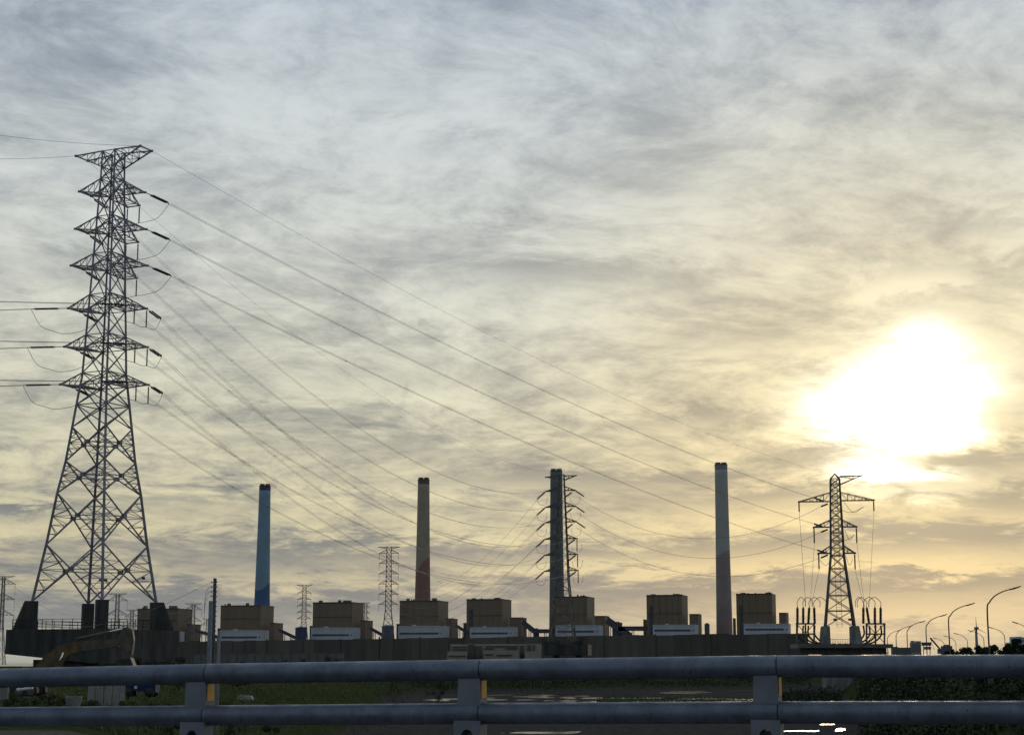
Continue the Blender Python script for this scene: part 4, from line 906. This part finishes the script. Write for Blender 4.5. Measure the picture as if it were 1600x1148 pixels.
# scrap on the bank
GREYP = mat('grey_fence_board', (.20, .205, .20), .8, 0., .3, 4., streak=(8., 8., .5)); WHITE = mat('white_plastic', (.55, .60, .60), .4)
fb = thing('board_fence', at(166, 1096, 108), 'grey upright boards leaning together on the grassy bank', 'fence')
for j, (a, b) in enumerate(((137, 148), (149.5, 162), (163, 174.5), (176, 186), (186.5, 195))):
    Y = 108 + R.uniform(-.3, .3); p, q_ = at(a, 1069, Y), at(b - .6, 1069, Y); zg_ = gz(p.x, Y) - .2; tl = R.uniform(-.06, .06)
    mb = MB(); mb.prism([(p.x, Y, zg_), (q_.x, Y, zg_), (q_.x + tl, Y + .1, q_.z), (p.x + tl, Y + .1, p.z)], (0, .05, 0)); mb.build('board', GREYP, fb)
p = at(40, 1076, 104); t_ = thing('pipe', at(28, 1077, 104), 'white plastic pipe lying on bushes at far left', 'pipe')
MB().tube([at(27, 1077.5, 104), at(51, 1074, 104)], .085, 14).build('tube', WHITE, t_, True); MB().tube([at(26.5, 1077.6, 104), at(30, 1077, 104)], .11, 14).build('collar', WHITE, t_, True)
tag(MB().box(at(3, 1082, 102), (.7, .5, .8), .2).build('concrete_block', CONC2), 'pale block at the very left edge above the lower rail', 'block')
bk_ = thing('bucket', at(115, 1101, 97), 'grey dented basin among the bushes left of the boards', 'basin')
c = at(115, 1096, 97); mb = MB(); mb.tube([c - Vector((0, 0, .35)), c + Vector((0, 0, .27))], [.36, .47], 18, False); mb.build('wall', GREYP, bk_, True); MB().tube([c + Vector((.47 * math.cos(a), .47 * math.sin(a), .27)) for a in [2 * math.pi * i / 18 for i in range(19)]], .025, 5).build('rim', GREYP, bk_)
tk = thing('flatbed_truck', at(218, 1090, 135), 'small blue flatbed truck parked behind the grassy bank', 'truck'); BLUEP = mat('blue_truck_paint', (.022, .034, .10), .8, spec=.1)
def tbox(x0, x1, y0, y1, Y, D, m, nm, parent=tk): a, b = at(x0, y0, Y), at(x1, y1, Y); return MB().box(((a.x + b.x) / 2, Y, (a.z + b.z) / 2), (b.x - a.x, D, a.z - b.z)).build(nm, m, parent)
tbox(194, 228, 1068, 1079, 135, 1.7, BLUEP, 'flatbed'); cbn = tbox(228.5, 246, 1060, 1081, 135, 1.65, BLUEP, 'cab'); tbox(231, 246.4, 1062.5, 1069, 135, 1.7, DARKGL, 'window', cbn); tbox(210, 214, 1071, 1075.5, 134.1, .05, WHITE, 'plate')
for px in (203, 237):
    c = at(px, 1081, 135)
    for dy in (-.8, .8): MB().tube([c + Vector((0, dy - .1, 0)), c + Vector((0, dy + .1, 0))], .36, 16).build('wheel', BLACK, tk, True)
p = at(383, 1089, 128); tag(MB().prism([at(371, 1090, 128), at(373, 1086, 128), at(393, 1086.5, 128), at(396, 1092, 128), at(384, 1094, 128)], (0, .8, 0)).build('stone_slab', mat('pale_stone', (.22, .22, .21), .9, 0., .3, 3.)), 'pale flat stone slab lying in grass right of first post', 'stone slab')

# ------------------------------------------------------------------ right: road, lamps, traffic, skyline
LAMPM = mat('lamp_steel', (.055, .055, .06), .5, .3)
ROADZ = ZC - 2.2
def road_pt(Y, off): return Vector((54 + (Y - 181) * .177 + off, Y, ROADZ))
mb = MB(); vs = []
for z in (ROADZ - .25, ROADZ):
    for Y, o_ in ((206, -7), (206, 25), (1000, 25), (1000, -7)): vs.append((road_pt(Y, o_).x, Y, z))
mb.add(vs, [(3, 2, 1, 0), (4, 5, 6, 7), (0, 1, 5, 4), (1, 2, 6, 5), (2, 3, 7, 6), (3, 0, 4, 7)]); tag(mb.build('road', DECK), kind='structure')
def street_lamp(ptop, ptip, ppole, Y, lab):
    tip = at(*ptip, Y); pb = at(ppole, ptop, Y); x = pb.x; H = tip.z - ROADZ; sgn = 1 if tip.x > x else -1
    root = thing('street_lamp', (x, Y, ROADZ), lab, 'street lamp', 'street lamps along the road at right'); bend = ROADZ + H * .78
    pts = [Vector((x, Y, ROADZ)), Vector((x, Y, ROADZ + H * .4)), Vector((x, Y, bend))]; dx_ = tip.x - x
    arc = [Vector((x + dx_ * (.09 + .0), Y, bend + H * .07)), Vector((x + dx_ * .28, Y, bend + H * .135)), Vector((x + dx_ * .6, Y, bend + H * .185)), tip]
    mb = MB(); c_ = cat_rom(pts + arc, 5); n = len(c_); mb.tube(c_, [.10 - .05 * i / n for i in range(n)], 8); mb.build('pole', LAMPM, root, True)
    d = (tip - arc[-2]).normalized(); hd = MB().beam(tip - d * .5, tip + d * .75, .30, .16, .2).build('lamp_head', LAMPM, root)
    MB().beam(tip - d * .3 - Vector((0, 0, .095)), tip + d * .55 - Vector((0, 0, .095)), .2, .03).build('lens', CONC2, hd)
    MB().beam(Vector((x, Y, ROADZ)), Vector((x, Y, ROADZ + .5)), .42).build('base', LAMPM, root)
LEFT = [(1584.6, 918.4, 1541), (1515, 943.8, 1481), (1473.4, 960.9, 1446), (1440.4, 970.8, 1416.5), (1421, 978, 1399.5), (1404, 984.5, 1386)]
for k, (px, py, pp) in enumerate(LEFT):
    Y = F * 8.0 / (HOR - py); street_lamp(py, (px, py), pp, Y, ('largest street lamp, nearest at the right edge', 'second largest street lamp, left of the nearest one', 'third street lamp counted from the right edge among right pointing lamps', 'fourth street lamp, right of the small pair beside the cable rack', 'fifth street lamp, arm merging into the line of its neighbour', 'smallest right pointing street lamp, just beside the cable rack')[k])
RIGHT = [(1586.8, 972.4, 1607), (1548, 980, 1569), (1516.6, 985.3, 1536.5), (1494, 989.6, 1511), (1478, 993.5, 1493), (1461, 996.5, 1475)]
for k, (px, py, pp) in enumerate(RIGHT):
    Y = F * 8.0 / (HOR - py); street_lamp(py, (px, py), pp, Y, ('left pointing street lamp cut by the right edge', 'largest whole left pointing street lamp above the trees', 'left pointing street lamp beside the wind turbine', 'left pointing street lamp left of the wind turbine', 'left pointing street lamp just right of the second lamp pole', 'smallest left pointing street lamp near the slanted crane')[k])
wtb = thing('wind_turbine', at(1526, 1020, 3300), 'distant wind turbine with one blade upright between street lamps', 'wind turbine'); hub = at(1525, 981, 3300); WTM = mat('turbine_grey', (.16, .16, .17), .6)
MB().tube([(hub.x, 3300, 3), (hub.x, 3300, hub.z)], [3.6, 2.2], 12).build('tower', WTM, wtb, True); MB().box(hub + Vector((1.5, 3, 0)), (6., 11, 5.)).build('nacelle', WTM, wtb)
for a in (92, 212, 332): MB().beam(hub - Vector((0, 4, 0)), hub + Vector((22 * math.cos(math.radians(a)), -4, 22 * math.sin(math.radians(a)))), 3.0, 1.2, .6).build('blade', WTM, wtb)
FARB = mat('far_grey_render', (.22, .21, .22), .85, 0., .1, .05); FARB2 = mat('far_dark_render', (.10, .095, .10), .85); PALEB = mat('pale_blue_cladding', (.34, .42, .46), .7, 0., .1, .2)
def far_building(boxes, Y, lab, m, wins=0, name='building', D=5):
    x0 = min(b[0] for b in boxes); x1 = max(b[1] for b in boxes); root = thing(name, (xat((x0 + x1) / 2, 1015, Y), Y, 2), lab, 'building')
    for i, (a, b, yt) in enumerate(boxes): plain_box(a, b, yt, None, Y + i * .7, D, m, 'wall' if i == 0 else 'roof_block', root)
    a, b, yt = boxes[0]
    for r_ in range(wins):
        for c_ in range(4): xx0 = a + (b - a) * (.1 + .22 * c_); plain_box(xx0, xx0 + (b - a) * .12, yt + 2.5 + r_ * 3.2, yt + 4. + r_ * 3.2, Y - .3, .5, DARKGL, 'window', root)
    return root
far_building([(1424, 1439, 1003.5), (1425, 1429, 1000.5), (1432, 1439, 1001)], 1200, 'distant grey block with two roof boxes left of the third street lamp', FARB, 4)
far_building([(1395, 1424, 1011), (1396, 1403, 1009.8)], 1000, 'long low distant shed beside the cable rack', FARB2)
far_building([(1474, 1488, 1008.5), (1478, 1484, 1006.5)], 800, 'low dark distant building left of the orange vehicle light', FARB2)
far_building([(1584, 1640, 1003), (1590, 1597, 994), (1600, 1612, 995)], 300, 'pale blue building with round tanks at the right edge', PALEB, 2)
sg = thing('gantry_sign', at(1448, 1020, 600), 'dark overhead sign gantry behind the third street lamp', 'sign gantry')
MB().box(at(1447.5, 1005.5, 600), (3.4, .5, 1.2)).build('sign_panel', mat('dark_sign_back', (.06, .055, .075), .6), sg)
MB().box(at(1450, 1012, 600) + Vector((0, .6, 0)), (2.4, .4, 1.0)).build('sign_panel', FARB, sg)
for px in (1443, 1453): p = at(px, 1003, 600); MB().beam(Vector((p.x, 600.4, ROADZ)), p + Vector((0, .4, 0)), .25).build('post', LAMPM, sg)
cr = thing('crane', at(1470, 1020, 700), 'slanted dark lattice crane boom between street lamps', 'crane')
for dz in (0, 1.2):
    MB().beam(at(1453.5, 996, 700) + Vector((0, dz - .6, 0)), at(1470, 1015, 700) + Vector((0, dz - .6, 0)), .4).build('boom_chord', LAMPM, cr)
MB().beam(at(1453.5, 996, 700), at(1460, 1015, 700), .12).build('hoist_rope', LAMPM, cr); MB().box(at(1471, 1017, 700), (2.6, 3, 2.)).build('cab', FARB2, cr)
LAMPE = mat('lit_headlamp', (1., .8, .5), .3, emit=(1., .62, .25), estr=14.); LAMPW = mat('lit_white_lamp', (1., 1., 1.), .3, emit=(1., .95, .85), estr=6.)
def vehicle(px, py, Y, m, lab, lampm, h=2.6, name='van'):
    c = at(px, py, Y); c.z = ROADZ; root = thing(name, c, lab, 'van'); w = 2.0
    MB().prism([c + Vector((-w / 2, 0, .45)), c + Vector((w / 2, 0, .45)), c + Vector((w / 2, 0, 1.4)), c + Vector((w * .42, 0, h)), c + Vector((-w * .42, 0, h)), c + Vector((-w / 2, 0, 1.4))], (0, 4.6, 0)).build('body', m, root)
    MB().box(c + Vector((0, -2.32, 1.85)), (1.5, .06, .6)).build('windscreen', DARKGL, root)
    for s_ in (-1, 1):
        MB().box(c + Vector((s_ * .72, -2.33, .95)), (.34, .08, .24)).build('headlight', lampm, root)
        for yy_ in (-1.4, 1.4): k = c + Vector((s_ * .9, yy_, .34)); MB().tube([k - Vector((.1, 0, 0)), k + Vector((.1, 0, 0))], .34, 14).build('wheel', BLACK, root, True)
vehicle(1489, 1014, 330, mat('red_van_paint', (.2, .03, .025), .4), 'small red van with lit orange headlights on the road at right', LAMPE)
vehicle(1575, 1010, 230, mat('white_van_paint', (.5, .5, .5), .4), 'small white van with lit lamps behind the trees at right', LAMPW)

# ------------------------------------------------------------------ vegetation
def leaf_mat(name, c1, c2, sc=.5):
    m = mat(name, c1, .75, 0., 0., sc, col2=c2, spec=.2); b = m.node_tree.nodes['Principled BSDF']; return m
LEAFD = leaf_mat('dark_leaf', (.030, .042, .018), (.016, .024, .010)); LEAFM = leaf_mat('mid_leaf', (.078, .100, .036), (.040, .056, .020)); LEAFY = leaf_mat('yellow_green_leaf', (.125, .135, .045), (.065, .080, .026)); BARK = mat('bark', (.05, .042, .034), .9, 0., .3, 3.)
def bush(px, ytop, Y, wpx, m, lab, n=900, leaf=.09, group=None, trunk=False, name='bush', ground=None):
    k = Y / F; top = at(px, ytop, Y); zg = gz(top.x, Y) if ground is None else ground; H = max(.8, top.z - zg); w = wpx * k / 2
    c = (top.x, Y, zg + H * (.62 if trunk else .45)); rad = (w, w, H * (.42 if trunk else .55))
    cat_ = 'tree' if trunk else 'bush'; root = thing(name, (top.x, Y, zg), lab, cat_, group)
    p = clumps(c, rad, n, 22 if trunk else 14); p[:, 2] = np.maximum(p[:, 2], zg + .03)
    q_ = np.array(root.location); v, f_ = leaves(p - q_, np.full(n, leaf)); np_mesh('crown' if trunk else 'foliage', v, f_, m, root)
    mb = MB(); b0 = Vector((top.x, Y, zg - .2)); cc = Vector(c)
    if trunk:
        mb.tube([b0, b0 + Vector((.1, 0, H * .3)), cc], [H * .035, H * .028, H * .012], 8)
        for j in range(6): a = R.uniform(0, 6.28); e = cc + Vector((math.cos(a) * w * .6, math.sin(a) * w * .6, R.uniform(-.1, .25) * H)); mb.tube([b0.lerp(cc, R.uniform(.45, .9)), e], [H * .014, H * .005], 5)
        mb.build('trunk', BARK, root)
    else:
        for j in range(5): a = R.uniform(0, 6.28); e = cc + Vector((math.cos(a) * w * .6, math.sin(a) * w * .6, R.uniform(0, .3) * H)); mb.tube([b0, e], [.03, .012], 4)
        mb.build('stem', BARK, root)
# trees along the road at right
for k, (px, yt, Y, w, lab, dense) in enumerate((
  (1507, 1006, 262, 34, 'round dark tree right of the orange vehicle light', 1), (1531, 1009, 258, 30, 'low dark tree below the wind turbine', 1), (1552, 1003, 250, 36, 'broad dark tree at the foot of the largest street lamp', 1),
  (1573, 1000, 245, 24, 'loose tree in front of the white van lamps', 1), (1586, 989.5, 240, 17, 'tallest slender conifer like tree near the right edge', 1), (1600, 1004, 238, 26, 'dark tree cut by the right edge', 1), (1485, 1013, 275, 26, 'low dark shrub tree left of the orange vehicle light', 1))):
    bush(px, yt, Y, w * 1.25, LEAFD, lab, 6000, .19, 'trees along the road at right', True, 'tree')
# bushes seen over or between the rails, left bank
LB = [(22, 1079, 100, 46, LEAFM, 'bush under the white pipe at far left'), (62, 1076, 103, 60, LEAFD, 'dark bush right of the white pipe'), (100, 1077, 101, 52, LEAFD, 'dark bush between pipe and grey boards'),
 (58, 1089, 95, 60, LEAFY, 'pale weedy bush low at left above the lower rail'), (92, 1086, 96, 40, LEAFY, 'pale weedy bush left of the grey basin'), (142, 1088, 98, 40, LEAFM, 'green bush at the foot of the grey boards'),
 (205, 1085, 99, 60, LEAFY, 'yellow green weed bush right of the grey boards'), (245, 1078, 104, 56, LEAFM, 'green bush below the blue truck'), (272, 1083, 100, 44, LEAFM, 'green bush left of the first post'),
 (352, 1080, 105, 40, LEAFM, 'green bush right of the first post'), (372, 1070, 118, 60, LEAFM, 'rounded bush above the pale stone slab'), (420, 1075, 116, 46, LEAFD, 'dark bush right of the pale stone slab'),
 (225, 1024, 205, 70, LEAFD, 'dark bush at the foot of the pylon platform right corner'), (285, 1019, 190, 80, LEAFD, 'dark bush between pylon platform and poles'), (155, 1030, 200, 60, LEAFM, 'grassy bush below the excavator stick'),
 (370, 1028, 210, 60, LEAFD, 'low dark bush right of the poles'), (440, 1022, 300, 50, LEAFD, 'dark bush before the low grey wall, left one'), (480, 1024, 310, 60, LEAFD, 'dark bush before the low grey wall, middle one'), (520, 1022, 305, 50, LEAFD, 'dark bush before the low grey wall, right one'),
 (622, 1018, 330, 48, LEAFM, 'green bush top left of the yard building, above the rail'), (681, 1025, 340, 36, LEAFD, 'small dark bush left of the yard building'),
 (655, 1124, 78, 86, LEAFM, 'leafy green bush poking up at the bottom left of centre post'), (612, 1136, 74, 50, LEAFD, 'smaller dark bush at the bottom below the lower rail')]
for (px, yt, Y, w, m, lab) in LB: bush(px, yt, Y, w, m, lab, 2600 if Y < 150 else 2200, .055 if Y < 150 else .11, 'bushes on the left bank')
# ground cover nobody could count: grass, reed and mangrove masses
def scatter(name, lab, region, n, hfun, m, leaf, cat_, seed, blade=False):
    rng = np.random.default_rng(seed); x0, x1, y0, y1 = region
    Y = y0 * (y1 / y0) ** rng.uniform(0, 1, n); px = rng.uniform(x0, x1, n); X = (px - CX) / F * Y
    z = terrain(X, Y); h = hfun(px, X, Y, z, rng); ok = h > 0; X, Y, z, h = X[ok], Y[ok], z[ok], h[ok]
    if blade:
        w = leaf * rng.uniform(.6, 1.4, len(X)); a = rng.uniform(0, 6.28, len(X)); lx, ly = rng.normal(0, .25, len(X)) * h, rng.normal(0, .25, len(X)) * h
        b0 = np.stack([X - np.cos(a) * w, Y - np.sin(a) * w, z - .1], 1); b1 = np.stack([X + np.cos(a) * w, Y + np.sin(a) * w, z - .1], 1); tp = np.stack([X + lx, Y + ly, z + h], 1)
        v = np.stack([b0, b1, tp], 1).reshape(-1, 3); o = np_mesh(name, v, np.arange(len(v)).reshape(-1, 3), m)
    else:
        p = np.stack([X, Y, z + h * rng.uniform(.02, 1, len(X)) ** .8], 1); v, f_ = leaves(p, np.full(len(p), leaf), rng); o = np_mesh(name, v, f_, m)
    tag(o, lab, cat_, kind='stuff'); return o
nzf = lambda X, Y, s, sd: np.array([mnoise.noise(Vector((a / s + sd, b / s, sd))) for a, b in zip(X, Y)])
scatter('grass', 'rough green grass covering the left bank', (-120, 760, 88, 330), 42000, lambda px, X, Y, z, r: np.where(z > 2.2, (.35 + .55 * np.clip(nzf(X, Y, 9., 2.) + .45, 0, 1)) * r.uniform(.5, 1.2, len(X)), 0), LEAFY, .05, 'grass', 1, True)
scatter('weed_cover', 'dark low weeds mixed in the left bank grass', (-120, 760, 96, 380), 40000, lambda px, X, Y, z, r: np.where((z > 2.) & (nzf(X, Y, 14., 5.) > -.05), 1.0 * np.clip(nzf(X, Y, 6., 7.) + .5, .1, 1.3), 0), LEAFM, .10, 'weeds', 2)
scatter('mangrove', 'low green mangrove strip on the mud flat right of centre', (930, 1215, 330, 560), 42000, lambda px, X, Y, z, r: np.where(nzf(X, Y, 22., 3.) + .35 + .8 * ((px - 1000) / 260.) * 1. > .12, (1.2 + 1.6 * np.clip(nzf(X, Y, 8., 9.) + .4, 0, 1)), 0) * (np.abs(Y - (430 - 60 * (px - 930) / 285.)) < 55), LEAFM, .20, 'mangrove', 3)
def bush_mass(name, lab, cat_, spots, per, rad, leaf, m, seed):
    rng = np.random.default_rng(seed); P_ = []
    for (x, y) in spots:
        k = rng.uniform(.6, 1.3); r_ = rad * k; z = gz(x, y)
        u = rng.normal(size=(per, 3)); u /= np.linalg.norm(u, axis=1)[:, None]; u *= (rng.uniform(0, 1, per) ** .4)[:, None]
        p = u * np.array((r_ * 1.15, r_ * 1.15, r_ * rng.uniform(.7, 1.15))) + np.array((x, y, z + r_ * .35)); p[:, 2] = np.maximum(p[:, 2], z + .03); P_.append(p)
    P_ = np.concatenate(P_); v, f_ = leaves(P_, np.full(len(P_), leaf), rng); o = np_mesh(name, v, f_, m); tag(o, lab, cat_, kind='stuff')
def spots(n, x0, x1, y0, y1, seed, ok):
    rng = np.random.default_rng(seed); o = []
    while len(o) < n:
        y = rng.uniform(y0, y1); px = rng.uniform(x0, x1); x = (px - CX) / F * y
        if ok(px, x, y): o.append((x, y))
    return o
bush_mass('thicket', 'dense dark green thicket on the right bank between the rails', 'thicket', spots(620, 1345, 1760, 140, 330, 4, lambda px, x, y: gz(x, y) > .7), 230, 2.0, .22, LEAFD, 4)
bush_mass('thicket', 'paler green thicket patches on the right bank', 'thicket', spots(190, 1340, 1700, 150, 330, 5, lambda px, x, y: gz(x, y) > .5), 260, 1.9, .2, LEAFM, 5)
bush_mass('thicket', 'dark thicket left of the grey pier wall under the right pylon', 'thicket', spots(90, 1212, 1290, 400, 480, 6, lambda px, x, y: True), 160, 2.6, .3, LEAFD, 6)
bush_mass('thicket', 'dark thicket on the far bank right of the grey pier wall', 'thicket', spots(150, 1340, 1560, 340, 560, 7, lambda px, x, y: True), 150, 2.6, .3, LEAFD, 7)
scatter('far_scrub', 'dark scrub along the far bank below the dust fence', (560, 1260, 560, 720), 46000, lambda px, X, Y, z, r: np.where(z > .8, 1.0 + 3.2 * np.clip(nzf(X, Y, 18., 8.) + .3, 0, 1.1), 0), LEAFD, .30, 'scrub', 6)
scatter('low_scrub', 'green scrub behind the sand bar left of centre', (430, 930, 380, 620), 40000, lambda px, X, Y, z, r: np.where(z > .9, .6 + 2.2 * np.clip(nzf(X, Y, 15., 18.) + .3, 0, 1.1), 0), LEAFM, .22, 'scrub', 7)
scatter('mud_weed', 'sparse dark tufts on the near mud flat at the bottom', (760, 1720, 195, 262), 5000, lambda px, X, Y, z, r: np.where((nzf(X, Y, 7., 21.) > .12), .12 + .25 * r.uniform(0, 1, len(X)), 0), LEAFD, .10, 'weeds', 8)
